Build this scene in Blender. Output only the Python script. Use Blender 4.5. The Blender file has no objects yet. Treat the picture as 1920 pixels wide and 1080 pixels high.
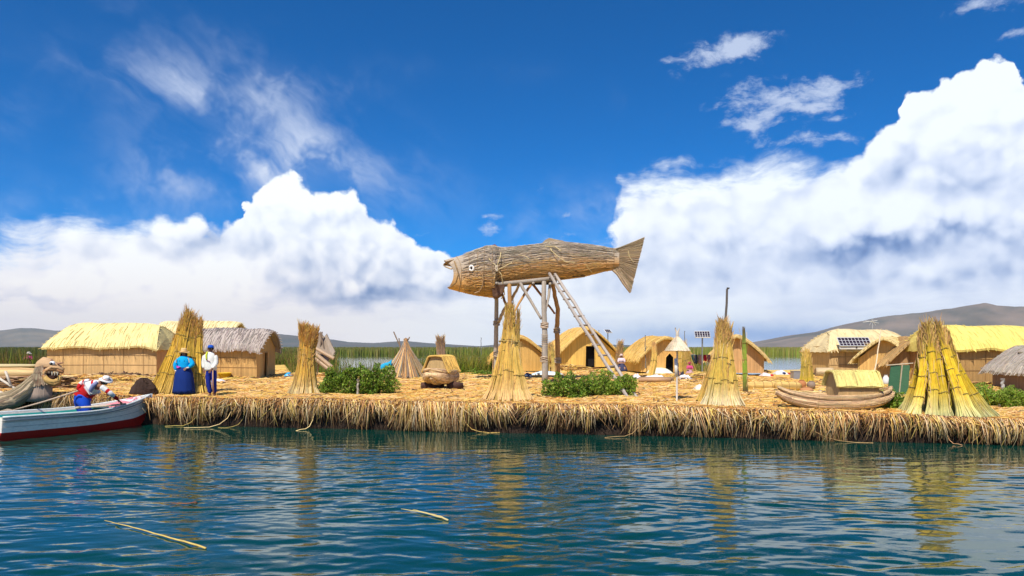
import bpy, bmesh, math, random
import numpy as np
from mathutils import Vector, Matrix, noise as mnoise
rnd = random.Random(7)
rng = np.random.default_rng(11)
R = math.radians
sc = bpy.context.scene
COL = sc.collection

# ------------------------------------------------------------------ camera
F = 1371.0 / 1920.0          # focal length in picture widths
CAMH = 2.6
HORIZ = 650.0
cd = bpy.data.cameras.new('camera')
cam = bpy.data.objects.new('camera', cd)
COL.objects.link(cam)
cam.location = (0, 0, CAMH)
cam.rotation_euler = (R(90), 0, 0)
cd.sensor_width = 36.0
cd.lens = 36.0 * F
cd.shift_y = (HORIZ - 540.0) / 1920.0
cd.clip_start = 0.1
cd.clip_end = 20000
sc.camera = cam
sc.view_settings.view_transform = 'Standard'
sc.view_settings.look = 'None'
sc.view_settings.exposure = 0.18
sc.view_settings.gamma = 1.0
sc.view_settings.use_curve_mapping = False

def at(px, py, Y):
    return Vector(((px - 960.0) / 1371.0 * Y, Y, CAMH - (py - HORIZ) / 1371.0 * Y))
def X(px, Y): return (px - 960.0) / 1371.0 * Y
def Z(py, Y): return CAMH - (py - HORIZ) / 1371.0 * Y

# ------------------------------------------------------------------ world
SUN_EL, SUN_AZ = R(54), R(-160)      # azimuth measured from +Y towards +X
sund = Vector((math.sin(SUN_AZ) * math.cos(SUN_EL), math.cos(SUN_AZ) * math.cos(SUN_EL), math.sin(SUN_EL)))

class NT:
    """small helper for writing node maths"""
    def __init__(s, tree): s.t = tree; s.n = tree.nodes; s.l = tree.links
    def link(s, v, sock):
        if isinstance(v, bpy.types.NodeSocket): s.l.new(v, sock)
        elif v is not None:
            try: sock.default_value = v
            except Exception: sock.default_value = (v, v, v)
    def m(s, op, a, b=None, c=None, clamp=False):
        n = s.n.new('ShaderNodeMath'); n.operation = op; n.use_clamp = clamp
        s.link(a, n.inputs[0])
        if b is not None: s.link(b, n.inputs[1])
        if c is not None: s.link(c, n.inputs[2])
        return n.outputs[0]
    def v(s, op, a, b=None, scale=None):
        n = s.n.new('ShaderNodeVectorMath'); n.operation = op
        s.link(a, n.inputs[0])
        if b is not None: s.link(b, n.inputs[1])
        if scale is not None: s.link(scale, n.inputs['Scale'])
        return n.outputs['Value'] if op in ('LENGTH', 'DOT_PRODUCT', 'DISTANCE') else n.outputs['Vector']
    def xyz(s, x, y, z):
        n = s.n.new('ShaderNodeCombineXYZ'); s.link(x, n.inputs[0]); s.link(y, n.inputs[1]); s.link(z, n.inputs[2]); return n.outputs[0]
    def sep(s, a):
        n = s.n.new('ShaderNodeSeparateXYZ'); s.link(a, n.inputs[0]); return n.outputs
    def noise(s, vec, scale, detail=4, rough=0.5, lac=2.0, dist=0.0, color=False):
        n = s.n.new('ShaderNodeTexNoise'); s.link(vec, n.inputs['Vector'])
        n.inputs['Scale'].default_value = scale; n.inputs['Detail'].default_value = detail
        n.inputs['Roughness'].default_value = rough; n.inputs['Lacunarity'].default_value = lac
        n.inputs['Distortion'].default_value = dist
        return n.outputs['Color' if color else 'Fac']
    def voro(s, vec, scale, detail=0, rough=0.5, smooth=0.3, feature='SMOOTH_F1', out='Distance', rand=1.0):
        n = s.n.new('ShaderNodeTexVoronoi'); s.link(vec, n.inputs['Vector']); n.feature = feature
        n.inputs['Scale'].default_value = scale; n.inputs['Detail'].default_value = detail
        n.inputs['Roughness'].default_value = rough; n.inputs['Randomness'].default_value = rand
        if feature == 'SMOOTH_F1': n.inputs['Smoothness'].default_value = smooth
        return n.outputs[out]
    def ss(s, v, a, b):                                  # smoothstep a..b
        n = s.n.new('ShaderNodeMapRange'); n.interpolation_type = 'SMOOTHSTEP'
        s.link(v, n.inputs[0]); s.link(a, n.inputs[1]); s.link(b, n.inputs[2])
        return n.outputs[0]
    def lin(s, v, a, b, c=0.0, d=1.0):
        n = s.n.new('ShaderNodeMapRange'); s.link(v, n.inputs[0]); s.link(a, n.inputs[1]); s.link(b, n.inputs[2])
        s.link(c, n.inputs[3]); s.link(d, n.inputs[4]); return n.outputs[0]
    def mix(s, f, a, b, mode='MIX'):
        n = s.n.new('ShaderNodeMix'); n.data_type = 'RGBA'; n.blend_type = mode
        s.link(f, n.inputs[0])
        for v, i in ((a, 6), (b, 7)):
            if isinstance(v, tuple): n.inputs[i].default_value = (*v[:3], 1)
            else: s.link(v, n.inputs[i])
        return n.outputs[2]
    def ramp(s, f, stops, interp='LINEAR'):
        n = s.n.new('ShaderNodeValToRGB'); s.link(f, n.inputs[0]); cr = n.color_ramp; cr.interpolation = interp
        while len(cr.elements) < len(stops): cr.elements.new(0.5)
        for e, (p, c) in zip(cr.elements, stops): e.position = p; e.color = (*c[:3], 1)
        return n.outputs[0]
    def fcurve(s, v, pts):
        n = s.n.new('ShaderNodeFloatCurve'); s.link(v, n.inputs['Value']); c = n.mapping.curves[0]
        n.mapping.use_clip = False; n.mapping.extend = 'HORIZONTAL'
        while len(c.points) < len(pts): c.points.new(0.5, 0.5)
        for p, (x, y) in zip(c.points, pts): p.location = (x, y); p.handle_type = 'VECTOR'
        n.mapping.update(); return n.outputs[0]

def srgb(r, g, b):
    f = lambda c: (c / 255 / 12.92) if c / 255 <= 0.04045 else ((c / 255 + 0.055) / 1.055) ** 2.4
    return (f(r), f(g), f(b))
def azel(px, py):
    x = (px - 960) / 1371.0; z = (HORIZ - py) / 1371.0
    return math.atan(x), math.atan(z / math.hypot(1, x))

def build_world():
    w = bpy.data.worlds.new('World'); sc.world = w; w.use_nodes = True
    w.node_tree.nodes.clear(); N = NT(w.node_tree)
    out = N.n.new('ShaderNodeOutputWorld')
    tc = N.n.new('ShaderNodeTexCoord'); D = tc.outputs['Generated']
    sky = N.n.new('ShaderNodeTexSky'); sky.sky_type = 'NISHITA'; sky.sun_disc = False
    sky.sun_elevation = SUN_EL; sky.sun_rotation = SUN_AZ
    sky.altitude = 3800; sky.air_density = 1.0; sky.dust_density = 0.2; sky.ozone_density = 3.0
    hs = N.n.new('ShaderNodeHueSaturation'); hs.inputs['Saturation'].default_value = 1.8; hs.inputs['Hue'].default_value = 0.495
    hs.inputs['Value'].default_value = 1.05
    N.l.new(sky.outputs[0], hs.inputs['Color'])
    deep = N.v('MULTIPLY', hs.outputs[0], (0.35, 0.96, 1.16))
    bg = N.n.new('ShaderNodeBackground'); N.l.new(deep, bg.inputs[0]); bg.inputs[1].default_value = 0.104
    x, y, z = N.sep(D)
    hyp = N.m('SQRT', N.m('ADD', N.m('MULTIPLY', x, x), N.m('MULTIPLY', y, y)))
    az = N.m('ARCTAN2', x, y); el = N.m('ARCTAN2', z, hyp)
    # puff height field, evaluated twice for relief light
    def puff(vec):
        d1 = N.voro(vec, 13, 0, smooth=0.5)
        d2 = N.voro(vec, 30, 1, 0.55, smooth=0.12)
        n1 = N.noise(vec, 22, 5, 0.55)
        a = N.m('MULTIPLY', d1, -1.0)
        a = N.m('MULTIPLY_ADD', d2, -0.55, a)
        return N.m('MULTIPLY_ADD', n1, 0.5, a)
    wn = N.noise(D, 9, 4, 0.55, color=True)
    Dw = N.v('ADD', D, N.v('SCALE', N.v('SUBTRACT', wn, (0.5, 0.5, 0.5)), scale=0.045))
    p0 = puff(Dw); p1 = puff(N.v('ADD', Dw, (-0.012, 0.0, 0.017)))
    relief = N.m('SUBTRACT', p0, p1)                      # >0 lit side
    # warped angles
    wn2 = N.sep(N.noise(D, 26, 5, 0.58, color=True))
    azw = N.m('ADD', az, N.m('MULTIPLY', N.m('SUBTRACT', wn2[0], 0.5), 0.03))
    elw = N.m('ADD', el, N.m('MULTIPLY', N.m('SUBTRACT', wn2[1], 0.5), 0.03))
    pb = N.m('ADD', p0, 0.34)                             # about zero mean
    azb = N.m('MULTIPLY_ADD', pb, 0.006, azw)
    # top profile of the big cloud field
    prof = [(-400, 430), (-120, 400), (0, 384), (60, 374), (130, 372), (200, 386), (232, 405), (262, 398), (340, 402), (395, 392), (444, 388),
            (456, 352), (474, 330), (505, 326), (540, 318), (572, 327), (592, 344), (640, 348), (672, 352), (682, 376),
            (728, 388), (764, 408), (772, 432), (800, 445), (855, 454), (890, 466), (935, 472), (1000, 448), (1060, 452),
            (1120, 440), (1146, 420), (1152, 345), (1160, 302), (1210, 300), (1280, 290), (1340, 284), (1400, 270), (1480, 256),
            (1560, 262), (1618, 262), (1634, 238), (1682, 214), (1700, 156), (1740, 142), (1790, 106), (1850, 92), (1880, 80),
            (1898, 76), (1915, 125), (1960, 180), (2100, 240), (2400, 330)]
    A0, A1, EM = -1.0, 1.0, 0.7
    pts = []
    for (a, b) in prof:
        u, e = azel(a, b); pts.append(((u - A0) / (A1 - A0), e / EM))
    pts = [(0.0, 0.16)] + pts + [(1.0, 0.2)]
    top = N.m('MULTIPLY', N.fcurve(N.lin(azb, A0, A1), pts), EM)
    # softness along azimuth
    softp = [(-400, .9), (60, .9), (215, .6), (300, .25), (440, .08), (880, .1), (960, .35), (1150, .7), (1500, .75), (1600, .25), (1700, .05), (1900, .05), (2100, .3)]
    sp = [((azel(a, 500)[0] - A0) / (A1 - A0), v) for a, v in softp]
    soft = N.fcurve(N.lin(az, A0, A1), [(0, .9)] + sp + [(1, .8)])
    bump = N.m('MULTIPLY', pb, N.m('MULTIPLY_ADD', soft, -0.02, 0.036))
    t = N.m('ADD', N.m('SUBTRACT', top, elw), bump)       # depth below the top
    wisp = N.noise(N.v('MULTIPLY', Dw, (6, 6, 22)), 1.6, 6, 0.62)
    t2 = N.m('ADD', t, N.m('MULTIPLY', N.m('SUBTRACT', wisp, 0.5), N.m('MULTIPLY', soft, 0.15)))
    alpha = N.ss(t2, 0.0, N.m('MULTIPLY_ADD', soft, 0.065, 0.0020))
    alpha = N.m('MULTIPLY', alpha, N.ss(el, -0.02, 0.0))
    # blue gap in the field (upper right edge, tiny tears)
    def blob(ax, ey, px, py, wx, wy, amp, slope=0.0, p=2.0):
        u, e = azel(px, py); du = N.m('MULTIPLY', N.m('SUBTRACT', ax, u), 1371.0 / wx)
        dv = N.m('MULTIPLY', N.m('SUBTRACT', ey, e), 1371.0 / wy)
        if slope: dv = N.m('MULTIPLY_ADD', du, slope, dv)
        r2 = N.m('ADD', N.m('MULTIPLY', du, du), N.m('MULTIPLY', dv, dv))
        return N.m('MULTIPLY', N.m('EXPONENT', N.m('MULTIPLY', r2, -1.0)), amp)
    def total(lst):
        s = lst[0]
        for q in lst[1:]: s = N.m('ADD', s, q)
        return s
    axb = N.m('MULTIPLY_ADD', pb, 0.02, azw); eyb = N.m('MULTIPLY_ADD', pb, 0.03, elw)
    # --- dark and lavender parts of the clouds
    dk = total([
        blob(axb, eyb, 670, 572, 190, 26, 1.0), blob(axb, eyb, 770, 540, 150, 50, 0.40), blob(axb, eyb, 560, 500, 190, 50, 0.26),
        blob(axb, eyb, 700, 430, 90, 24, 0.14), blob(axb, eyb, 400, 490, 140, 35, 0.2),
        blob(axb, eyb, 1780, 485, 290, 26, 0.72), blob(axb, eyb, 1600, 490, 120, 20, 0.45), blob(axb, eyb, 1790, 330, 120, 90, 0.62), blob(axb, eyb, 1500, 380, 200, 22, 0.3), blob(axb, eyb, 1250, 400, 120, 16, 0.3), blob(axb, eyb, 540, 430, 120, 26, 0.3), blob(axb, eyb, 1500, 440, 90, 60, 0.22),
        blob(axb, eyb, 1280, 480, 120, 40, 0.34), blob(axb, eyb, 1180, 560, 160, 60, 0.28), blob(axb, eyb, 1430, 560, 330, 60, 0.36),
        blob(axb, eyb, 1750, 570, 250, 45, 0.28), blob(axb, eyb, 1880, 250, 60, 50, 0.22), blob(axb, eyb, 60, 430, 120, 18, 0.2),
        blob(axb, eyb, 1300, 322, 170, 14, 0.16), blob(axb, eyb, 40, 575, 140, 10, 0.5), blob(axb, eyb, 120, 480, 200, 20, 0.16)])
    lt = total([
        blob(axb, eyb, 230, 525, 70, 22, 0.9), blob(axb, eyb, 360, 525, 90, 25, 0.3), blob(axb, eyb, 560, 360, 130, 45, 0.8),
        blob(axb, eyb, 800, 545, 40, 35, 0.5), blob(axb, eyb, 480, 560, 60, 14, 0.35),
        blob(axb, eyb, 1600, 430, 200, 45, 0.3), blob(axb, eyb, 1780, 180, 140, 90, 0.7), blob(axb, eyb, 1850, 420, 120, 26, 0.5), blob(axb, eyb, 1420, 340, 220, 60, 0.5)])
    rel_amt = N.fcurve(N.lin(az, A0, A1), [(0, .4), ((azel(0, 500)[0] - A0) / 2, .25), ((azel(260, 500)[0] - A0) / 2, .9), ((azel(860, 500)[0] - A0) / 2, .9),
                                          ((azel(1000, 500)[0] - A0) / 2, .5), ((azel(1500, 500)[0] - A0) / 2, .55), ((azel(1650, 500)[0] - A0) / 2, .8), (1, .8)])
    low = N.ss(el, 0.085, 0.05)                           # stratus zone near the horizon
    relf = N.m('MULTIPLY', N.m('MULTIPLY', relief, N.m('MULTIPLY', rel_amt, -1.0)), N.m('SUBTRACT', 1.0, N.m('MULTIPLY', low, 0.85)))
    big0 = N.noise(Dw, 11, 4, 0.5)
    depth = N.ss(t, 0.0, 0.16)
    edge = N.m('SUBTRACT', 1.0, N.ss(t, 0.0, 0.03))       # sunlit rims
    dk = N.m('MULTIPLY', dk, N.m('MULTIPLY_ADD', big0, 0.7, 0.22))
    sh = N.m('ADD', N.m('MULTIPLY', depth, 0.06), dk)
    sh = N.m('SUBTRACT', sh, N.m('MULTIPLY', lt, 0.45))
    sh = N.m('MULTIPLY_ADD', relf, 0.80, sh)
    sh = N.m('SUBTRACT', sh, N.m('MULTIPLY', edge, 0.12))
    strat = N.noise(N.v('MULTIPLY', Dw, (3, 3, 42)), 1.0, 5, 0.58)
    sh = N.m('ADD', sh, N.m('MULTIPLY', N.m('MULTIPLY', N.m('SUBTRACT', strat, 0.55), low), 1.0))
    sh = N.m('ADD', sh, N.m('MULTIPLY', N.m('SUBTRACT', big0, 0.5), 0.25))
    sh = N.m('SUBTRACT', sh, N.m('MULTIPLY', low, 0.10))
    sh = N.m('ADD', sh, 0.05, clamp=True)
    ccol = N.ramp(sh, [(0.0, srgb(246, 252, 255)), (0.16, srgb(238, 244, 252)), (0.38, srgb(214, 224, 241)), (0.62, srgb(176, 193, 222)), (0.85, srgb(122, 150, 195)), (1.0, srgb(95, 125, 175))])
    # warm, pale low air on the left, cooler on the right
    lowg = N.ss(el, 0.17, 0.0)
    leftw = N.ss(az, 0.1, -0.35)
    warm = N.mix(N.m('MULTIPLY', N.m('MULTIPLY', lowg, leftw), 0.9), (1, 1, 1), srgb(255, 240, 232))
    ccol = N.mix(1.0, ccol, warm, 'MULTIPLY')
    bluegap = N.m('MULTIPLY', blob(azw, elw, 1400, 632, 330, 26, 1.0), 0.75)
    lilac = N.ss(azel(960, 0)[0], 0.0, 1.0)
    ccol = N.mix(bluegap, ccol, srgb(105, 155, 215))
    # right side is slightly more lavender
    rl = N.m('MULTIPLY', N.ss(az, 0.05, 0.4), 0.5)
    ccol = N.mix(rl, ccol, N.mix(1.0, ccol, srgb(238, 243, 255), 'MULTIPLY'))
    bgc = N.n.new('ShaderNodeBackground'); N.l.new(ccol, bgc.inputs[0]); bgc.inputs[1].default_value = 1.02
    # --- thin high cloud
    Dr = N.v('ADD', D, N.v('SCALE', N.v('SUBTRACT', N.noise(D, 5, 4, 0.6, color=True), (0.5, 0.5, 0.5)), scale=0.09))
    rx, ry, rz = N.sep(Dr)
    ca, sa = math.cos(R(-32)), math.sin(R(-32))
    u1 = N.m('ADD', N.m('MULTIPLY', rx, ca), N.m('MULTIPLY', rz, sa)); v1 = N.m('SUBTRACT', N.m('MULTIPLY', rz, ca), N.m('MULTIPLY', rx, sa))
    fib = N.noise(N.xyz(N.m('MULTIPLY', u1, 5.0), ry, N.m('MULTIPLY', v1, 15)), 1.0, 6, 0.6)
    cir = total([blob(azw, elw, 500, 245, 230, 95, 0.75, slope=0.75), blob(azw, elw, 560, 270, 95, 65, 0.45), blob(azw, elw, 380, 175, 95, 30, 0.55, slope=0.8),
                 blob(azw, elw, 230, 130, 130, 26, 0.42, slope=0.9), blob(azw, elw, 520, 155, 40, 25, 0.45), blob(azw, elw, 10, 220, 50, 28, 0.35),
                 blob(azw, elw, 20, 105, 50, 14, 0.25), blob(azw, elw, 450, 340, 190, 45, 0.7, slope=-0.25), blob(azw, elw, 640, 160, 60, 20, 0.25),
                 blob(azw, elw, 30, 395, 160, 30, 0.5), blob(azw, elw, 560, 300, 150, 35, 0.45), blob(azw, elw, 1100, 420, 160, 60, 0.3), blob(azw, elw, 1200, 395, 120, 40, 0.4),
                 blob(azw, elw, 1150, 180, 12, 22, 0.3), blob(azw, elw, 870, 130, 120, 18, 0.12)])
    cira = N.m('MULTIPLY', N.ss(fib, 0.30, 0.82), cir)
    cira = N.m('MULTIPLY', cira, N.m('MULTIPLY_ADD', N.ss(N.noise(Dr, 12, 4, 0.6), 0.40, 0.60), 0.85, 0.15))
    cira = N.m('MULTIPLY', cira, 1.05, clamp=True)
    alt = N.noise(N.v('MULTIPLY', Dw, (14, 14, 26)), 2.2, 5, 0.66)
    altb = total([blob(azw, elw, 1345, 100, 75, 24, 1.0, slope=-0.3), blob(azw, elw, 1390, 85, 55, 20, 0.9), blob(azw, elw, 1265, 115, 30, 9, 0.7), blob(azw, elw, 1440, 190, 85, 35, 1.1), blob(azw, elw, 1400, 232, 35, 12, 0.8),
                  blob(azw, elw, 1520, 198, 60, 12, 0.9), blob(azw, elw, 1580, 160, 55, 16, 1.0), blob(azw, elw, 1570, 218, 30, 7, 0.7), blob(azw, elw, 1860, 8, 60, 12, 1.0),
                  blob(azw, elw, 1900, 66, 30, 8, 0.8), blob(azw, elw, 918, 404, 28, 8, 1.0), blob(azw, elw, 915, 430, 26, 10, 1.1), blob(azw, elw, 1056, 398, 18, 8, 1.0), blob(azw, elw, 1016, 356, 12, 4, 0.9),
                  blob(azw, elw, 800, 436, 26, 5, 0.7), blob(azw, elw, 1040, 445, 40, 10, 0.7), blob(azw, elw, 1460, 262, 70, 12, 0.9), blob(azw, elw, 1580, 256, 50, 8, 0.7)])
    alta = N.m('MULTIPLY', N.ss(N.m('ADD', alt, N.m('MULTIPLY', altb, 0.30)), 0.60, 1.0), N.ss(altb, 0.05, 0.4))
    alta = N.m('MULTIPLY', alta, 0.8, clamp=True)
    thin = N.m('MAXIMUM', cira, alta)
    # scattered cloud in the half of the sky behind the camera
    back = N.m('MULTIPLY', N.ss(big0, 0.50, 0.66), N.ss(N.m('ABSOLUTE', az), 0.8, 1.3))
    back = N.m('MULTIPLY', back, N.ss(el, 0.0, 0.25))
    back = N.m('MULTIPLY', back, 0.8)
    thin = N.m('MAXIMUM', thin, back)
    bgt = N.n.new('ShaderNodeBackground'); bgt.inputs[0].default_value = (*srgb(205, 218, 242), 1); bgt.inputs[1].default_value = 0.95
    m1 = N.n.new('ShaderNodeMixShader'); N.l.new(thin, m1.inputs[0]); N.l.new(bg.outputs[0], m1.inputs[1]); N.l.new(bgt.outputs[0], m1.inputs[2])
    m2 = N.n.new('ShaderNodeMixShader'); N.l.new(alpha, m2.inputs[0]); N.l.new(m1.outputs[0], m2.inputs[1]); N.l.new(bgc.outputs[0], m2.inputs[2])
    N.l.new(m2.outputs[0], out.inputs[0])
build_world()
sc.world.cycles.sampling_method = 'NONE'
sc.cycles.max_bounces = 6
sc.cycles.diffuse_bounces = 2
sc.cycles.glossy_bounces = 3
sc.cycles.transparent_max_bounces = 6
sc.cycles.caustics_reflective = False
sc.cycles.caustics_refractive = False

sl = bpy.data.lights.new('sun', 'SUN'); sl.energy = 4.6; sl.angle = R(0.53); sl.color = (1.0, 0.93, 0.80)
so = bpy.data.objects.new('sun', sl); COL.objects.link(so)
so.rotation_euler = (-sund).to_track_quat('-Z', 'Y').to_euler()

# ------------------------------------------------------------------ mesh helpers
class MB:
    """collects verts, faces and a colour per vertex; build() links ONE mesh object"""
    def __init__(s): s.V = []; s.C = []; s.F = []; s.n = 0
    def add(s, v, faces, col=(0.5, 0.5, 0.5)):
        v = np.asarray(v, float).reshape(-1, 3); c = np.asarray(col, float)
        if c.ndim == 1: c = np.repeat(c[None], len(v), 0)
        s.V.append(v); s.C.append(c.reshape(-1, 3))
        if isinstance(faces, np.ndarray): s.F.append(faces + s.n)
        else: s.F.extend([np.asarray(f)[None] + s.n for f in faces])
        s.n += len(v); return s
    def tubes(s, P, Rd, sides=3, col=(0.5, 0.5, 0.5), caps=False):
        P = np.asarray(P, float); N, K, _ = P.shape; Rd = np.asarray(Rd, float)
        if Rd.ndim == 0: Rd = np.full((N, K), float(Rd))
        if Rd.ndim == 1: Rd = np.repeat(Rd[:, None], K, 1)
        T = np.gradient(P, axis=1); T /= np.linalg.norm(T, axis=2, keepdims=True) + 1e-9
        m = T.mean(1); ref = np.where(np.abs(m[:, 2:3]) < 0.8, [[0, 0, 1.0]], [[0.31, 0.95, 0.0]])[:, None, :]
        A = np.cross(T, ref); A /= np.linalg.norm(A, axis=2, keepdims=True) + 1e-9; B = np.cross(T, A)
        th = np.arange(sides) * 2 * np.pi / sides
        V = P[:, :, None] + Rd[:, :, None, None] * (np.cos(th)[None, None, :, None] * A[:, :, None] + np.sin(th)[None, None, :, None] * B[:, :, None])
        base = (np.arange(N) * K * sides)[:, None, None]; k = (np.arange(K - 1) * sides)[None, :, None]; j = np.arange(sides)[None, None]; j2 = (j + 1) % sides
        Fq = np.stack([base + k + j, base + k + j2, base + k + sides + j2, base + k + sides + j], -1).reshape(-1, 4)
        c = np.asarray(col, float)
        if c.ndim == 1: c = np.broadcast_to(c, (N, K, sides, 3))
        elif c.ndim == 2: c = np.broadcast_to(c[:, None, None], (N, K, sides, 3))
        elif c.ndim == 3: c = np.broadcast_to(c[:, :, None], (N, K, sides, 3))
        n0 = s.n
        s.V.append(V.reshape(-1, 3)); s.C.append(np.array(c).reshape(-1, 3)); s.F.append(Fq + n0)
        if caps:
            b = (np.arange(N) * K * sides)[:, None]
            s.F.append(b + np.arange(sides)[None, ::-1] + n0); s.F.append(b + (K - 1) * sides + np.arange(sides)[None] + n0)
        s.n += N * K * sides; return s
    def tube(s, pts, r, sides=8, col=(0.5, 0.5, 0.5), stripes=0.0, caps=True):
        pts = np.array([tuple(p) for p in pts], float); K = len(pts)
        r = np.full(K, float(r)) if np.isscalar(r) else np.asarray(r, float)
        c = np.array(col, float) * np.ones((1, K, sides, 3))
        if stripes: c = c * (1 + stripes * (rng.random((1, 1, sides, 1)) * 2 - 1)) * (1 + stripes * 0.3 * (rng.random((1, K, sides, 1)) * 2 - 1))
        return s.tubes(pts[None], r[None], sides, c, caps)
    def box(s, c, size, rz=0.0, col=(0.5, 0.5, 0.5), rx=0.0, ry=0.0, bev=0.0):
        sx, sy, sz = [q / 2 for q in size]
        M = Matrix.Rotation(rz, 3, 'Z') @ Matrix.Rotation(ry, 3, 'Y') @ Matrix.Rotation(rx, 3, 'X')
        v = [M @ Vector((a * sx, b * sy, d * sz)) + Vector(c) for a in (-1, 1) for b in (-1, 1) for d in (-1, 1)]
        return s.add([tuple(p) for p in v], [(0, 1, 3, 2), (4, 6, 7, 5), (0, 4, 5, 1), (2, 3, 7, 6), (0, 2, 6, 4), (1, 5, 7, 3)], col)
    def rings(s, rg, col=(0.5, 0.5, 0.5), closed=True, caps=True):
        rg = np.asarray(rg, float); M, n, _ = rg.shape; j = np.arange(n if closed else n - 1); j2 = (j + 1) % n
        k = (np.arange(M - 1) * n)[:, None]
        Fq = np.stack([k + j, k + j2, k + n + j2, k + n + j], -1).reshape(-1, 4)
        n0 = s.n; s.add(rg.reshape(-1, 3), Fq, col)
        if caps and closed:
            s.F.append(np.arange(n)[None, ::-1] + n0); s.F.append(((M - 1) * n + np.arange(n))[None] + n0)
        return s
    def lathe(s, prof, c=(0, 0, 0), n=16, col=(0.5, 0.5, 0.5), sx=1, sy=1, caps=True):
        th = np.arange(n) * 2 * np.pi / n
        rg = [[(c[0] + sx * r * math.cos(t), c[1] + sy * r * math.sin(t), c[2] + z) for t in th] for r, z in prof]
        return s.rings(rg, col, True, caps)
    def poly(s, pts, thick, col=(0.5, 0.5, 0.5)):
        """outline (list of 3D points in one plane) given thickness along vector thick"""
        n = len(pts); t = np.array(tuple(thick)); v = np.vstack([np.array([tuple(p) for p in pts]), np.array([tuple(p) for p in pts]) + t])
        f = [list(range(n)), list(range(2 * n - 1, n - 1, -1))] + [[i, n + i, n + (i + 1) % n, (i + 1) % n] for i in range(n)]
        return s.add(v, f, col)
    def build(s, name, mat, parent=None, smooth=False, local=False):
        V = np.vstack(s.V); C = np.vstack(s.C)
        if parent is not None and not local: V = V - np.array(parent.matrix_basis.translation if parent.parent is None else parent.parent.matrix_basis.translation)
        me = bpy.data.meshes.new(name)
        tot = np.concatenate([np.full(len(f), f.shape[1]) for f in s.F]); idx = np.concatenate([f.ravel() for f in s.F])
        me.vertices.add(len(V)); me.vertices.foreach_set('co', V.ravel().astype(np.float32))
        me.loops.add(len(idx)); me.loops.foreach_set('vertex_index', idx.astype(np.int32))
        me.polygons.add(len(tot)); st = np.concatenate([[0], np.cumsum(tot)[:-1]])
        me.polygons.foreach_set('loop_start', st.astype(np.int32)); me.polygons.foreach_set('loop_total', tot.astype(np.int32))
        me.update(calc_edges=True)
        at_ = me.attributes.new('col', 'FLOAT_COLOR', 'POINT')
        at_.data.foreach_set('color', np.hstack([np.clip(C, 0, 1), np.ones((len(C), 1))]).ravel().astype(np.float32))
        me.polygons.foreach_set('use_smooth', np.full(len(tot), bool(smooth)))
        me.materials.append(mat)
        o = bpy.data.objects.new(name, me); COL.objects.link(o)
        if parent is not None: o.parent = parent
        return o

def stems_on(mb, pts, rad, col, n=160, r=0.007, L=(3, 9)):
    """single stems lying along the surface of a roll"""
    P0 = np.array([tuple(p) for p in pts]); T = np.gradient(P0, axis=0); T /= np.linalg.norm(T, axis=1, keepdims=True); rad = np.full(len(P0), rad) if np.isscalar(rad) else np.array(rad)
    A = np.cross(T, (0, 0, 1.0)); A /= np.linalg.norm(A, axis=1, keepdims=True) + 1e-9; B = np.cross(T, A); a = rng.uniform(0, 2 * np.pi, n); m = len(P0); s0 = rng.uniform(-1, m - 2, n); ln = rng.uniform(*L, n); K = 6; P = np.zeros((n, K, 3)); tw = rng.normal(0, .12, n)
    for k in range(K):
        f = np.clip(s0 + ln * k / (K - 1), 0, m - 1.001); i = f.astype(int); w = (f - i)[:, None]; c = P0[i] * (1 - w) + P0[i + 1] * w; aa = A[i] * (1 - w) + A[i + 1] * w; bb = B[i] * (1 - w) + B[i + 1] * w; rr = (rad[i] * (1 - w[:, 0]) + rad[i + 1] * w[:, 0])[:, None]; an = a + tw * k / K
        P[:, k] = c + (rr + r * .5 + .004 * rng.random((n, 1))) * (np.cos(an)[:, None] * aa + np.sin(an)[:, None] * bb)
    ok = np.linalg.norm(P[:, -1] - P[:, 0], axis=1) > .05; mb.tubes(P[ok], r, 3, jit(np.repeat(np.array([col], float), n, 0), n, .38, .1)[ok])
def thing(name, label, cat, loc=(0, 0, 0), group=None, rz=0.0):
    o = bpy.data.objects.new(name, None); COL.objects.link(o); o.location = loc; o.rotation_euler = (0, 0, rz)
    o.empty_display_size = 0.2
    o['label'] = label; o['category'] = cat
    if group: o['group'] = group
    return o
def tag(o, label, cat, group=None, kind=None):
    if label: o['label'] = label
    if cat: o['category'] = cat
    if group: o['group'] = group
    if kind: o['kind'] = kind
    return o
def copy_thing(src, loc, label, rz=0.0, group=None, scale=None):
    r = src.copy(); COL.objects.link(r); r.location = loc; r.rotation_euler = (0, 0, rz); r['label'] = label
    if scale: r.scale = scale
    if group: r['group'] = group
    for ch in list(src.children):
        c = ch.copy(); COL.objects.link(c); c.parent = r
        for g in list(ch.children):
            d = g.copy(); COL.objects.link(d); d.parent = c
    return r

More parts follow.
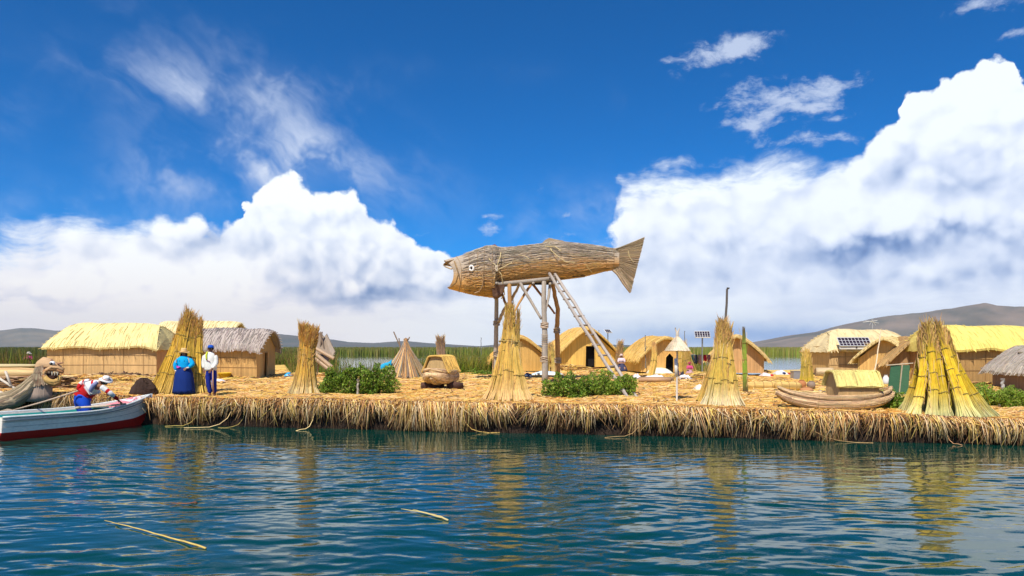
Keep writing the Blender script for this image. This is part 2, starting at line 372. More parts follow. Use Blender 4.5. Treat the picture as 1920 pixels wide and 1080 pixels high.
# ------------------------------------------------------------------ materials
def mat_col(name, rough=0.75, nscale=6.0, namt=0.25, bump=0.0, bscale=40.0, stretch=(1, 1, 1), spec=0.25, trans=0.0, metal=0.0, blot=0.0):
    m = bpy.data.materials.new(name); m.use_nodes = True; N = NT(m.node_tree)
    b = m.node_tree.nodes['Principled BSDF']; tc = N.n.new('ShaderNodeTexCoord').outputs['Object']
    a = N.n.new('ShaderNodeAttribute'); a.attribute_name = 'col'
    f = N.noise(N.v('MULTIPLY', tc, stretch), nscale, 4, 0.6)
    k = N.m('MULTIPLY_ADD', N.m('SUBTRACT', f, 0.5), namt * 2.6, 1.0)
    if blot: k = N.m('MULTIPLY', k, N.m('MULTIPLY_ADD', N.m('SUBTRACT', N.noise(tc, 0.7, 3, 0.6), 0.5), blot * 2.6, 1.0))
    c = N.v('SCALE', a.outputs['Color'], scale=k)
    N.l.new(c, b.inputs['Base Color'])
    b.inputs['Roughness'].default_value = rough; b.inputs['Specular IOR Level'].default_value = spec; b.inputs['Metallic'].default_value = metal
    if bump:
        bn = N.n.new('ShaderNodeBump'); bn.inputs['Strength'].default_value = bump; bn.inputs['Distance'].default_value = 0.03
        N.l.new(N.noise(N.v('MULTIPLY', tc, stretch), bscale, 4, 0.6), bn.inputs['Height']); N.l.new(bn.outputs[0], b.inputs['Normal'])
    if trans:
        tr = N.n.new('ShaderNodeBsdfTranslucent'); N.l.new(c, tr.inputs[0]); mx = N.n.new('ShaderNodeMixShader'); mx.inputs[0].default_value = trans
        N.l.new(b.outputs[0], mx.inputs[1]); N.l.new(tr.outputs[0], mx.inputs[2])
        N.l.new(mx.outputs[0], m.node_tree.nodes['Material Output'].inputs[0])
    return m
M = {}
M['straw'] = mat_col('straw', 0.62, 7, 0.28, spec=0.3)
M['straw_ground'] = mat_col('straw_ground', 0.8, 6, 0.32, 0.7, 18, stretch=(1.0, 1.6, 1), blot=0.18)
M['thatch_down'] = mat_col('thatch_down', 0.8, 4.0, 0.30, 0.8, 9, stretch=(7, 0.5, 0.5), blot=0.22)
M['thatch_along'] = mat_col('thatch_along', 0.8, 4.0, 0.40, 0.9, 8, stretch=(0.5, 5, 6), blot=0.2)
M['mat_wall'] = mat_col('mat_wall', 0.85, 3.0, 0.36, 0.8, 6, stretch=(4, 4, 0.2), blot=0.28)
M['bundle'] = mat_col('bundle', 0.7, 3.0, 0.22, 0.5, 10, stretch=(0.4, 6, 6), blot=0.12)
M['wood'] = mat_col('wood', 0.8, 5.0, 0.3, 0.5, 14, stretch=(4, 4, 0.4))
M['leaf'] = mat_col('leaf', 0.5, 2.5, 0.2, spec=0.35, trans=0.3)
M['reed_green'] = mat_col('reed_green', 0.6, 0.6, 0.35, trans=0.25)
M['cloth'] = mat_col('cloth', 0.85, 5, 0.16, 0.25, 20)
M['paint'] = mat_col('paint', 0.5, 4.5, 0.22, 0.3, 12, stretch=(1.2, 3, 6), spec=0.35, blot=0.22)
M['plastic'] = mat_col('plastic', 0.35, 3, 0.05, spec=0.5)
M['clay'] = mat_col('clay', 0.7, 4, 0.2, 0.2, 20)
M['skin'] = mat_col('skin', 0.55, 6, 0.1)
M['metal'] = mat_col('metal', 0.4, 4, 0.1, metal=0.5)
M['glassy'] = mat_col('glassy', 0.12, 4, 0.05, spec=0.8)
M['soil'] = mat_col('soil', 0.9, 6, 0.5, 0.9, 14)
M['hill'] = mat_col('hill', 0.95, 0.004, 0.35, 0.0)

GOLD = (0.80, 0.54, 0.14); PALE = (0.88, 0.60, 0.28); ORANGE = (0.66, 0.31, 0.07); GREY = (0.44, 0.34, 0.25)
YEL = (0.70, 0.50, 0.04); ROOT = (0.78, 0.70, 0.44); DARK = (0.09, 0.045, 0.02); TAN = (0.62, 0.34, 0.14)
def jit(c, n, amt=0.2, hue=0.06):
    c = np.asarray(c, float); k = 1 + amt * (rng.random((n, 1)) * 2 - 1); h = 1 + hue * (rng.random((n, 3)) * 2 - 1)
    return np.clip(c * k * h, 0, 1)
def lerp(a, b, t): return np.asarray(a) + (np.asarray(b) - np.asarray(a)) * t

# smooth value noise, vectorised (world space)
_tab = rng.random((256, 256))
def vn(x, y):
    x = np.asarray(x, float); y = np.asarray(y, float); xi = np.floor(x).astype(int); yi = np.floor(y).astype(int); fx = x - xi; fy = y - yi
    fx = fx * fx * (3 - 2 * fx); fy = fy * fy * (3 - 2 * fy); g = lambda a, b: _tab[a & 255, b & 255]
    return (g(xi, yi) * (1 - fx) + g(xi + 1, yi) * fx) * (1 - fy) + (g(xi, yi + 1) * (1 - fx) + g(xi + 1, yi + 1) * fx) * fy
def fbm(x, y, o=4):
    s = 0; a = 0.5; t = 0
    for i in range(o): s = s + a * vn(np.asarray(x) * 2 ** i + 17.3 * i, np.asarray(y) * 2 ** i + 5.1 * i); t += a; a *= 0.5
    return s / t

# ------------------------------------------------------------------ island shape
def edge(x):
    x = np.asarray(x, float); e = 22.0 - 0.2 * x
    return np.interp(x, [-60, -24, -17, -12.4, 30, 60], [33, 28.6, 26.6, 24.48, 16.0, 10.0]) + 0.22 * (fbm(x * 0.5, x * 0 + 3) - 0.5) + 0.18 * (fbm(x * 2.1, x * 0 + 9) - 0.5)
def back(x):
    return np.interp(np.asarray(x, float), [-60, -32, -24, -18, -13, -1.5, 1.0, 9.5, 11.5, 15.0, 17.0, 40], [44, 46, 56, 58, 43, 43, 62, 62, 45, 43.5, 50, 50])
def gh(x, y):
    x = np.asarray(x, float); y = np.asarray(y, float); d = y - edge(x)
    b = np.interp(x, [-30, 2, 9, 14, 40], [0.86, 0.82, 0.71, 0.57, 0.56])
    rise = 0.0105 * np.clip(d, 0, 40) + np.interp(x, [2, 14], [0, 1]) * 0.008 * np.clip(d, 0, 15)
    return b + rise + 0.10 * (fbm(x * 0.6, y * 0.6) - 0.5) + 0.05 * (fbm(x * 2.3, y * 2.3, 3) - 0.5)
def g1(x, y): return float(gh(x, y))
def gy(px, py):
    """ground point under a pixel of the photograph"""
    Y = 25.0
    for _ in range(60):
        Y = 0.5 * Y + 0.5 * (CAMH - g1(X(px, Y), Y)) * 1371.0 / (py - HORIZ)
    return Vector((X(px, Y), Y, g1(X(px, Y), Y)))

# water ----------------------------------------------------------------------
def build_water():
    mb = MB()
    rows = [5.0]
    while rows[-1] < 29.5: rows.append(rows[-1] + 0.016 + 0.0000 * rows[-1] + 0.011 * (rows[-1] / 20) ** 1.4)
    ys = np.array(rows); us = np.linspace(-1, 1, 900)
    Xg = us[None] * (ys[:, None] * 0.78 + 1.5); Yg = np.repeat(ys[:, None], len(us), 1)
    H = np.zeros_like(Xg); wr = np.random.default_rng(5)
    wx = Xg + 0.5 * (fbm(Xg * 0.35, Yg * 0.35, 3) - 0.5); wy = Yg + 0.5 * (fbm(Xg * 0.4 + 40, Yg * 0.4, 3) - 0.5)
    m1 = np.clip(fbm(Xg * 0.22 + 3, Yg * 0.4 + 8, 3) * 2.2 - 0.45, 0.25, 1.3); m2 = np.clip(fbm(Xg * 0.3 + 70, Yg * 0.5, 3) * 2.2 - 0.45, 0.15, 1.3)
    for i in range(64):
        lam = 0.15 * (0.95 / 0.15) ** wr.random(); k = 2 * math.pi / lam
        a = math.radians(90 + wr.normal(0, 17) + (11 if i % 2 else -9)); sl = 0.0170 * (lam / 0.4) ** 0.15
        ph = wr.random() * 6.28
        arg = k * (math.cos(a) * wx + math.sin(a) * wy) + ph
        H += (m1 if i % 2 else m2) * sl / k * np.sin(arg)
    dist = edge(Xg) - Yg
    calm = np.interp(dist, [-1, 0.3, 3.0, 8, 30], [0.12, 0.16, 0.55, 1.0, 1.1])
    H *= calm
    fade = np.clip(np.minimum((1 - np.abs(us))[None] * 12, np.minimum((ys - 5)[:, None], (29.5 - ys)[:, None]) * 1.5), 0, 1)
    H *= fade
    V = np.stack([Xg, Yg, H], -1); mb.rings(V, (0, 0, 0), closed=False, caps=False)
    # the flat rest of the lake joins the rim of the rippled part
    xl = 5 * 0.78 + 1.5; xr = 29.5 * 0.78 + 1.5; B = 9000.0
    mb.add([(-xl, 5, 0), (xl, 5, 0), (xr, 29.5, 0), (-xr, 29.5, 0), (-B, -B, 0), (B, -B, 0), (B, B, 0), (-B, B, 0)],
           [(4, 5, 1, 0), (5, 6, 2, 1), (6, 7, 3, 2), (7, 4, 0, 3)], (0, 0, 0))
    m = bpy.data.materials.new('lake_water'); m.use_nodes = True; N = NT(m.node_tree); b = m.node_tree.nodes['Principled BSDF']
    tc = N.n.new('ShaderNodeTexCoord').outputs['Object']
    c = N.mix(N.noise(tc, 0.25, 3, 0.6), (0.0006, 0.030, 0.028), (0.0020, 0.054, 0.036))
    N.l.new(c, b.inputs['Base Color']); b.inputs['Roughness'].default_value = 0.02; b.inputs['IOR'].default_value = 1.42
    bn = N.n.new('ShaderNodeBump'); bn.inputs['Strength'].default_value = 0.10; bn.inputs['Distance'].default_value = 0.02
    N.l.new(N.noise(N.v('MULTIPLY', tc, (1, 2.2, 1)), 5.5, 3, 0.5), bn.inputs['Height']); N.l.new(bn.outputs[0], b.inputs['Normal'])
    o = mb.build('water', m, smooth=True); tag(o, 'dark teal lake water with small ripples in front of the reed island', 'lake', kind='structure')
build_water()

# island ---------------------------------------------------------------------
def build_island():
    mb = MB(); xs = np.concatenate([np.linspace(-60, -26, 60), np.linspace(-25.8, 30, 620), np.linspace(30.5, 60, 50)]); E = edge(xs); Bk = back(xs)
    ts = np.concatenate([np.linspace(0, 0.06, 14) , np.linspace(0.07, 1, 110)])
    rows = []; cols = []
    prof = [(0.15, -0.6), (0.06, -0.1), (0.04, 0.10), (0.12, 0.30), (0.14, 0.5), (0.06, 0.75), (-0.02, 0.92), (0.0, 1.0)]
    top0 = gh(xs, E)
    for j, (dy, f) in enumerate(prof[:-1]):
        z = top0 * f if f > 0 else np.full_like(top0, f)
        rows.append(np.stack([xs, E + dy + 0.16 * (fbm(xs * 3, xs * 0 + j * 3.3, 3) - 0.5), z], -1))
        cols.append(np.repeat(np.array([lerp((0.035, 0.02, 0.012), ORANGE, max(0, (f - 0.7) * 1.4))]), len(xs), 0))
    for t in ts:
        y = E + (Bk - E) * t; z = gh(xs, y) - (0.05 if t == 0 else 0)
        rows.append(np.stack([xs, y, z], -1)); n = fbm(xs * 0.5, y * 0.5)[:, None]
        cols.append(lerp(np.array(GOLD)[None], np.array((0.66, 0.42, 0.12))[None], np.clip((n - 0.35) * 2.2, 0, 1)))
    rows.append(np.stack([xs, Bk + 0.3, np.full_like(xs, -0.6)], -1)); cols.append(np.repeat(np.array([DARK]), len(xs), 0))
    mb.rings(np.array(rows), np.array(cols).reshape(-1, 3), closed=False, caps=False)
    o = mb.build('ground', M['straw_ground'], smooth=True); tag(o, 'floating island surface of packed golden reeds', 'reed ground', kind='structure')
build_island()

def straw_scatter():
    mb = MB()
    def lay(n, y0, y1, L0, L1, r, pw=1.0, lift=0.06, cset=(GOLD, GOLD, PALE, PALE, ORANGE, TAN)):
        x = rng.uniform(-26, 30, n); d = y0 + (y1 - y0) * rng.random(n) ** pw; y = edge(x) + d
        ok = (y < back(x) - 0.5) & (np.abs(x) < y * 0.78 + 1.5); x = x[ok]; y = y[ok]; n = len(x)
        a = rng.uniform(0, math.pi, n); a = np.where(rng.random(n) < 0.3, a * 0.3, a); L = rng.uniform(L0, L1, n)
        dx = np.cos(a) * L / 2; dy = np.sin(a) * L / 2; K = 3; P = np.zeros((n, K, 3))
        for k, t in enumerate((-1, 0, 1)):
            P[:, k, 0] = x + dx * t; P[:, k, 1] = y + dy * t; P[:, k, 2] = gh(P[:, k, 0], P[:, k, 1]) + 0.01 + lift * rng.random(n) ** 2
        c = np.array(cset)[rng.integers(0, len(cset), n)]; mb.tubes(P, rng.uniform(r * 0.6, r * 1.3, n), 3, jit(c, n, 0.3))
    lay(13000, -0.05, 1.2, 0.2, 0.6, 0.009, 1.0, 0.06, (GOLD, ORANGE, ORANGE, TAN, (0.3, 0.15, 0.05)))
    lay(20000, 0.6, 8, 0.2, 0.7, 0.009)
    lay(12000, 7, 22, 0.3, 1.0, 0.013)
    lay(1500, 1.5, 20, 0.15, 0.5, 0.02, 1.0, 0.08, ((0.20, 0.12, 0.06), (0.36, 0.24, 0.12), (0.12, 0.07, 0.04)))
    # low mounds of cut reed
    for (px, py, w, h, n) in ((1065, 694, 1.6, 0.35, 260), (1130, 700, 1.2, 0.2, 120), (170, 712, 3.0, 0.25, 260), (1320, 712, 1.0, 0.35, 160), (230, 716, 1.4, 0.3, 140),
                              (1850, 735, 1.2, 0.2, 120), (1440, 722, 1.5, 0.15, 100), (60, 722, 2.0, 0.3, 180), (560, 706, 2, 0.2, 120), (440, 712, 1.4, 0.12, 90), (1540, 742, 1.3, 0.1, 90)):
        p = gy(px, py); x = p.x + rng.normal(0, w / 2, n); y = p.y + rng.normal(0, 0.5, n); a = rng.uniform(-0.7, 0.7, n) + np.where(rng.random(n) < .3, 1.5, 0); L = rng.uniform(0.3, 1.1, n)
        hh = h * np.exp(-((x - p.x) / w) ** 2) * rng.random(n); P = np.zeros((n, 3, 3))
        for k, t in enumerate((-.5, 0, .5)):
            P[:, k, 0] = x + np.cos(a) * L * t; P[:, k, 1] = y + np.sin(a) * L * t; P[:, k, 2] = gh(x, y) + hh + (0.06 if t == 0 else 0) * rng.random(n)
        c = np.array([GOLD, PALE, ORANGE, TAN, DARK])[rng.choice(5, n, p=[.35, .2, .2, .17, .08])]
        mb.tubes(P, rng.uniform(0.01, 0.024, n), 3, jit(c, n, 0.3))
    o = mb.build('straw', M['straw']); tag(o, 'loose golden reed straw strewn over the island', 'straw', kind='stuff')
straw_scatter()

def bank_fringe():
    mb = MB()
    def hang(n, depth0, depth1, out0, out1, r, cset, prob, start=(-0.1, 0.25), curl=0.5):
        x = rng.uniform(-19, 24, n)
        cl = fbm(x * 0.9, x * 0 + 21, 3); keep = rng.random(n) < np.clip(cl * 3.0 - 0.75, 0.18, 1); x = x[keep]; n = len(x)
        dens = fbm(x * 1.7, x * 0 + 31, 3)
        e = edge(x); y0 = e + rng.uniform(*start, n); zt = gh(x, np.maximum(y0, e)) + rng.uniform(-0.03, 0.05, n)
        out = rng.uniform(out0, out1, n); dep = rng.uniform(depth0, depth1, n) * (0.15 + 1.7 * dens) * np.interp(x, [-20, 0, 12, 24], [1, 1, .95, .8]); sx = rng.normal(0, 1, n) * np.where(rng.random(n) < .3, 0.24, 0.07) + (fbm(x * 2.6, x * 0 + 44, 3) - .5) * .55
        zb = np.maximum(zt - dep, rng.uniform(-0.02, 0.06, n)); P = np.zeros((n, 5, 3))
        for k, (a, b) in enumerate(((0, 0.0), (0.45, -0.03), (0.8, 0.18), (0.98, 0.6), (1.0, 1.0))):
            P[:, k, 0] = x + sx * b + rng.normal(0, 0.012, n); P[:, k, 1] = y0 + (e - out - y0) * a + (0.12 * curl) * (b ** 2) * rng.random(n); P[:, k, 2] = zt + (zb - zt) * b + (0.04 if k == 1 else 0)
        c = jit(np.array(cset)[rng.choice(len(cset), n, p=prob)], n, 0.3)
        cc = np.repeat(c[:, None], 5, 1); cc[:, 4] *= 0.6; cc[:, 3] *= 0.85                # wet, rotten lower ends, with shadow painted into their colour too
        rr = rng.uniform(r * 0.6, r * 1.4, n)[:, None] * np.array([1, 1.1, 1.1, 0.9, 0.4])[None]
        mb.tubes(P, rr, 3, cc)
    B = (0.20, 0.10, 0.045)
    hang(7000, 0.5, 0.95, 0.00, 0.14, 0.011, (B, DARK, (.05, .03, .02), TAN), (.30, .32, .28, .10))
    hang(7500, 0.20, 0.66, 0.06, 0.28, 0.0085, (TAN, PALE, B, GOLD, (0.36, 0.19, 0.09)), (.28, .20, .24, .10, .18))
    hang(3300, 0.2, 0.85, 0.12, 0.40, 0.0085, (PALE, GOLD, TAN, (.80, .62, .36)), (.3, .25, .25, .2))
    hang(6500, 0.06, 0.28, 0.02, 0.26, 0.0085, (ORANGE, GOLD, B, (0.46, 0.19, 0.05)), (.32, .25, .15, .28), (-0.1, 0.3))
    # long loops and stray stems reaching the water
    n = 12; x = rng.uniform(-14, 17, n); e = edge(x); L = rng.uniform(0.2, 1.6, n) * rng.choice([-1, 1], n, p=[.4, .6]); P = np.zeros((n, 6, 3))
    for k, t in enumerate(np.linspace(0, 1, 6)):
        P[:, k, 0] = x + L * t ** 1.5; P[:, k, 1] = e - 0.1 - (0.2 + 0.4 * ((x * 7.3) % 1)) * t; P[:, k, 2] = np.maximum(0.6 * (1 - t) ** 3.5 + 0.012, 0.012) + rng.normal(0, 0.01, n)
    mb.tubes(P, rng.uniform(0.006, 0.013, n), 4, jit(np.array([PALE, GOLD, TAN])[rng.integers(0, 3, n)], n, 0.2))
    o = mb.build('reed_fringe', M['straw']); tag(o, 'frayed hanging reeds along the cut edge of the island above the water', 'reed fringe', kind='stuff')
bank_fringe()

# hills ----------------------------------------------------------------------
def build_hill(name, pts, Y, depth, c1, c2, label, rough=0.05):
    """a ridge whose crest follows azimuth/height pairs, sloping down to both sides"""
    mb = MB(); px = np.linspace(pts[0][0], pts[-1][0], 260); py = np.interp(px, [p[0] for p in pts], [p[1] for p in pts])
    x = (px - 960) / 1371 * Y; zc = np.maximum(CAMH + (HORIZ - py) / 1371 * Y, 0.0)
    zc = zc * (1 + rough * 2 * (fbm(px * 0.03, px * 0 + 2, 5) - 0.5)); rows = []; cols = []
    for t in np.linspace(-1, 1, 41):
        s = (0.5 + 0.5 * math.cos(math.pi * abs(t))) ** (1.1 if t < 0 else 0.8); yy = Y + depth * t; spur = fbm(x / depth * 3 + 9, np.full_like(x, t * 2.2), 5)
        z = zc * s * (1 - 0.45 * (1 - abs(s)) * 2 * (spur - 0.3)); z = np.where(abs(t) > 0.99, -3, z)
        xx = x * (yy / Y) if t < 0 else x
        rows.append(np.stack([xx, np.full_like(x, yy), z], -1)); n = fbm(xx / depth * 9, np.full_like(x, yy / depth * 9), 5)[:, None]
        cols.append(lerp(np.array(c1)[None], np.array(c2)[None], np.clip((n - 0.3) * 2.5, 0, 1)))
    mb.rings(np.array(rows), np.array(cols).reshape(-1, 3), closed=False, caps=False)
    o = mb.build(name, M['hill'], smooth=True); tag(o, label, 'hill', kind='structure'); return o
build_hill('hills', [(1380, 652), (1420, 645), (1460, 636), (1500, 627), (1560, 619), (1600, 606), (1640, 598), (1700, 588), (1780, 579), (1830, 572), (1850, 569), (1880, 574), (1930, 577), (2000, 582), (2150, 600), (2400, 640), (2500, 655)],
           3000, 900, (0.24, 0.19, 0.15), (0.12, 0.12, 0.10), 'long brown hill rising behind the huts at the right')
build_hill('hills', [(-500, 640), (-300, 622), (-100, 614), (0, 620), (40, 614), (85, 618), (150, 622), (230, 630), (320, 640), (400, 655)], 5200, 900, (0.20, 0.17, 0.12), (0.13, 0.13, 0.10), 'blue distant hills beyond the reeds at the far left')
build_hill('hills', [(430, 655), (480, 632), (520, 626), (560, 630), (590, 634), (620, 636), (650, 641), (700, 643), (760, 639), (800, 643), (850, 646), (900, 649), (960, 643), (1010, 647), (1100, 645), (1180, 647), (1250, 650), (1380, 655)], 6500, 1000, (0.12, 0.1, 0.07), (0.07, 0.08, 0.05), 'low blue hills on the horizon in the centre')

# reed beds --------------------------------------------------------------------
def reed_bed(name, n, xr, yr, h, hv, r, cset, label, base=0.0, K=4, lean=0.12, mask=None):
    x = rng.uniform(*xr, n); y = rng.uniform(*yr, n) if not callable(yr) else yr(x, n)
    if mask is not None: k = mask(x, y); x = x[k]; y = y[k]; n = len(x)
    cl = fbm(x * 0.35, y * 0.35, 3); H = h * (1 - hv + 2 * hv * cl) * rng.uniform(0.75, 1.15, n); ax = rng.normal(0, lean, n); ay = rng.normal(0, lean, n); P = np.zeros((n, K, 3))
    for k, t in enumerate(np.linspace(0, 1, K)):
        P[:, k, 0] = x + ax * t ** 2 * H; P[:, k, 1] = y + ay * t ** 2 * H; P[:, k, 2] = base + H * t * (1 - 0.06 * t)
    c0 = jit(np.array(cset)[rng.integers(0, len(cset), n)], n, 0.3, 0.15); c = np.repeat(c0[:, None], K, 1); c[:, -1] = lerp(c[:, -1], np.array((0.34, 0.24, 0.09)), 0.35)
    mb = MB(); mb.tubes(P, rng.uniform(r * .6, r * 1.4, n)[:, None] * np.linspace(1, 0.3, K)[None], 3, c)
    o = mb.build(name, M['reed_green']); tag(o, label, 'reeds', kind='stuff'); return o
GR = ((0.25, 0.36, 0.03), (0.38, 0.42, 0.05), (0.17, 0.27, 0.03), (0.46, 0.36, 0.09), (0.11, 0.16, 0.02))
reed_bed('reed_bed', 15000, (-66, -13), lambda x, n: back(x) + rng.uniform(0.5, 12, n), 2.15, 0.2, 0.035, GR + ((0.36, 0.24, 0.08), (0.30, 0.22, 0.07)), 'tall green and brown reeds behind the long huts on the left', lean=0.1)
reed_bed('reed_bed', 11000, (-13.5, -1.0), lambda x, n: back(x) + 0.3 + 6 * rng.random(n) ** 1.5, 1.75, 0.35, 0.020, GR, 'bright green reeds in the water between the bush and the fish tower', lean=0.12,
         mask=lambda x, y: (rng.random(len(x)) < np.interp(x, [-13.5, -10.5, -8.5, -6.5, -4.5, -1], [.3, .12, .16, .55, 1, 1])))
reed_bed('reed_bed', 9000, (-1.5, 16), lambda x, n: np.maximum(back(x), 46) + 0.5 + 8 * rng.random(n), 1.7, 0.25, 0.028, GR, 'green reeds showing between the centre huts', lean=0.1, mask=lambda x, y: x < 13.5)
reed_bed('reed_bed', 40000, (-240, 260), (230, 310), 2.4, 0.06, 0.15, ((0.32, 0.36, 0.05), (0.42, 0.38, 0.10), (0.26, 0.30, 0.05)), 'thin far belt of reeds across the lake', K=3, lean=0.05)
reed_bed('reed_bed', 9000, (16, 66), (52, 62), 1.3, 0.25, 0.04, GR, 'reeds behind the right hand huts', lean=0.1, mask=lambda x, y: x > y * 0.46)

# ------------------------------------------------------------------ sheaves and reed stacks
def sheaf(parent, foot, top, rf, rm, rt, n, cols, mid_t=0.7, ties=(0.25, 0.5), bend=0.0, r=0.013, name='sheaf', fuzz=0, fuzz_col=ORANGE, side=(1, 0, 0), tie_col=(0.30, 0.22, 0.06)):
    """one bound bundle of reed stems from foot to top; cols = foot, middle, tip colours"""
    foot = np.array(foot, float); top = np.array(top, float); K = 9; t = np.linspace(0, 1, K); ax = top - foot; L = np.linalg.norm(ax); ax /= L
    s = np.cross(ax, (0, 1, 0)); s /= np.linalg.norm(s); u = np.cross(s, ax); sd = np.array(side, float)
    Cc = foot + (top - foot) * t[:, None] + sd * (bend * np.sin(np.pi * t))[:, None]
    rad = np.interp(t, [0, 0.10, mid_t, 1], [rf, lerp(rm, rf, 0.35), rm, rt])
    a = rng.uniform(0, 2 * np.pi, n); q = np.sqrt(rng.uniform(0.15, 1, n)); lo = rng.uniform(0, 0.03, n); hi = rng.uniform(0.80, 1.0, n) ** .8 + (rng.random(n) < .08) * 0.07
    P = np.zeros((n, K, 3)); tt = lo[:, None] + (hi - lo)[:, None] * t
    for k in range(K):
        tk = tt[:, k]; C = np.stack([np.interp(tk, t, Cc[:, i]) for i in range(3)], -1); rk = np.interp(tk, t, rad)[:, None] * q[:, None]
        P[:, k] = C + rk * (np.cos(a)[:, None] * s + np.sin(a)[:, None] * u) + rng.normal(0, 0.006, (n, 3))
    c0 = jit(np.ones((n, 3)), n, 0.22, 0.08); w0 = np.interp(tt, [0, 0.06, 0.3], [1, .8, 0])[..., None]; w1 = np.interp(tt, [0.62, 0.95], [0, 1])[..., None]
    c = np.array(cols[1]) * (1 - w0) * (1 - w1) + np.array(cols[0]) * w0 + np.array(cols[2]) * w1 * (1 - w0)
    mb = MB(); mb.tubes(P, r * (1 + 0.3 * rng.random((n, 1))) * np.interp(t, [0, .8, 1], [1.15, 1, .35])[None], 4, c * c0[:, None])
    if fuzz:
        m = fuzz; b = rng.uniform(0.72, 0.98, m); C = np.stack([np.interp(b, t, Cc[:, i]) for i in range(3)], -1); an = rng.uniform(0, 2 * np.pi, m); rk = np.interp(b, t, rad)
        d = np.cos(an)[:, None] * s + np.sin(an)[:, None] * u; Lf = rng.uniform(0.10, 0.34, m); P2 = np.zeros((m, 3, 3))
        for k, e in enumerate((0, .5, 1)): P2[:, k] = C + d * (rk * 0.9 + e * Lf * 0.38)[:, None] + ax * (e * Lf)[:, None] - np.array([0, 0, 1]) * (e * e * Lf * 0.15)[:, None]
        mb.tubes(P2, (0.009 * np.ones((m, 1))) * np.array([[1, .8, .3]]), 3, jit(np.array([fuzz_col, TAN, GOLD])[rng.integers(0, 3, m)], m, 0.3))
    m = 14; a2 = rng.uniform(0, 2 * np.pi, m); b = rng.uniform(.05, .75, m); C2 = np.stack([np.interp(b, t, Cc[:, i]) for i in range(3)], -1); d = np.cos(a2)[:, None] * s + np.sin(a2)[:, None] * u; rk = np.interp(b, t, rad); Lf = rng.uniform(.3, .8, m) * min(1, L / 2); P3 = np.zeros((m, 4, 3))
    for k, e in enumerate((0, .35, .7, 1)): P3[:, k] = C2 + d * (rk * .9 + e * Lf * .16)[:, None] + ax * (e * Lf)[:, None] + rng.normal(0, .012, (m, 3))
    mb.tubes(P3, .007, 3, jit(np.array([cols[1], PALE, TAN])[rng.integers(0, 3, m)], m, .3))
    # packed inside of the bundle
    th = np.arange(10) * 2 * np.pi / 10
    rg = [[Cc[k] + rad[k] * 0.72 * (math.cos(x) * s + math.sin(x) * u) for x in th] for k in range(K - 1)]
    mb.rings(rg, np.array(cols[1]) * 0.5)
    o = mb.build(name, M['straw'], parent)
    for f in ties:
        C = np.array([np.interp(f, t, Cc[:, i]) for i in range(3)]); rr = np.interp(f, t, rad) + 0.012; tb = MB(); th = np.linspace(0, 2 * np.pi, 15)
        tb.tube([C + rr * (math.cos(x) * s + math.sin(x) * u) + ax * 0.012 * math.sin(3 * x) for x in th], 0.012, 5, tie_col, caps=False)
        tb.build('tie', M['straw'], o) if False else _sub(tb, 'tie', M['straw'], o, parent)
    return o
def _sub(mb, name, mat, part, root, smooth=False):
    mb.V = [v - np.array(root.location) for v in mb.V]
    return mb.build(name, mat, part, smooth, local=True)

def stack(name, label, px, py, wpx, tpx, tpy, twpx, n, cols, waist=None, dep=0.75, rf=None, rm=None, nst=60, fuzz=40, group='standing stacks of cut reeds', ties=(0.25, 0.5, 0.72), seed=0, r=0.013, mid=0.72, lean=0.0):
    """n sheaves set in a ring at the ground, leaning together; all given at the place of the photo's pixel"""
    rr = random.Random(seed); p = gy(px, py); Y = p.y; W = wpx / 1371.0 * Y; TW = twpx / 1371.0 * Y; top = at(tpx, tpy, Y)
    root = thing(name, label, 'reed stack', (p.x, p.y, p.z), group); wz = None
    if waist: wz = at(waist[0], waist[1], Y); WW = waist[2] / 1371.0 * Y
    rf = rf or W / n * 2.3; rm = rm or rf * 0.62
    for i in range(n):
        if i < (n + 1) // 2 + 1:    # front row spans the whole width
            m = (n + 1) // 2 + 1; u = -1 + 2 * (i + .5) / m; yy = -dep * W * math.sqrt(max(0, 1 - u * u)) * 0.8
        else:
            m = n - ((n + 1) // 2 + 1); u = -0.8 + 1.6 * ((i - (n + 1) // 2 - 1) + .5) / m; yy = dep * W * 0.7 * math.sqrt(max(0, 1 - u * u))
        u += rr.uniform(-.06, .06); fx, fy = p.x + u * (W - rf * 0.6), Y + yy + 0.3 * W; fy = max(fy, float(edge(fx)) + .05); fz = g1(fx, fy) - 0.03
        T = (top.x + u * TW * rr.uniform(.7, 1.1), Y + 0.3 * W + yy * TW / W * 0.6, top.z - rr.uniform(0, 0.16) * (top.z - p.z) * (0.6 + abs(u)))
        k = rr.uniform(.8, 1.15); c = [np.array(q) * k for q in cols]
        sheaf(root, (fx, fy, fz), T, rf * rr.uniform(.9, 1.1), rm * rr.uniform(.9, 1.1), max(rm * 0.95, TW / n * 2.2), nst, c, mid, ties=[q + rr.uniform(-.04, .04) for q in ties], bend=lean * u * W, r=r, fuzz=fuzz, fuzz_col=cols[2])
    if waist:
        tb = MB(); th = np.linspace(0, 2 * np.pi, 21); tb.tube([(wz.x + (WW + .03) * math.cos(x), Y + 0.3 * W + (WW * .8 + .03) * math.sin(x), wz.z + 0.02 * math.sin(2 * x)) for x in th], 0.018, 5, (0.4, 0.3, 0.1), caps=False)
        tb.build('binding', M['straw'], root)
    return root

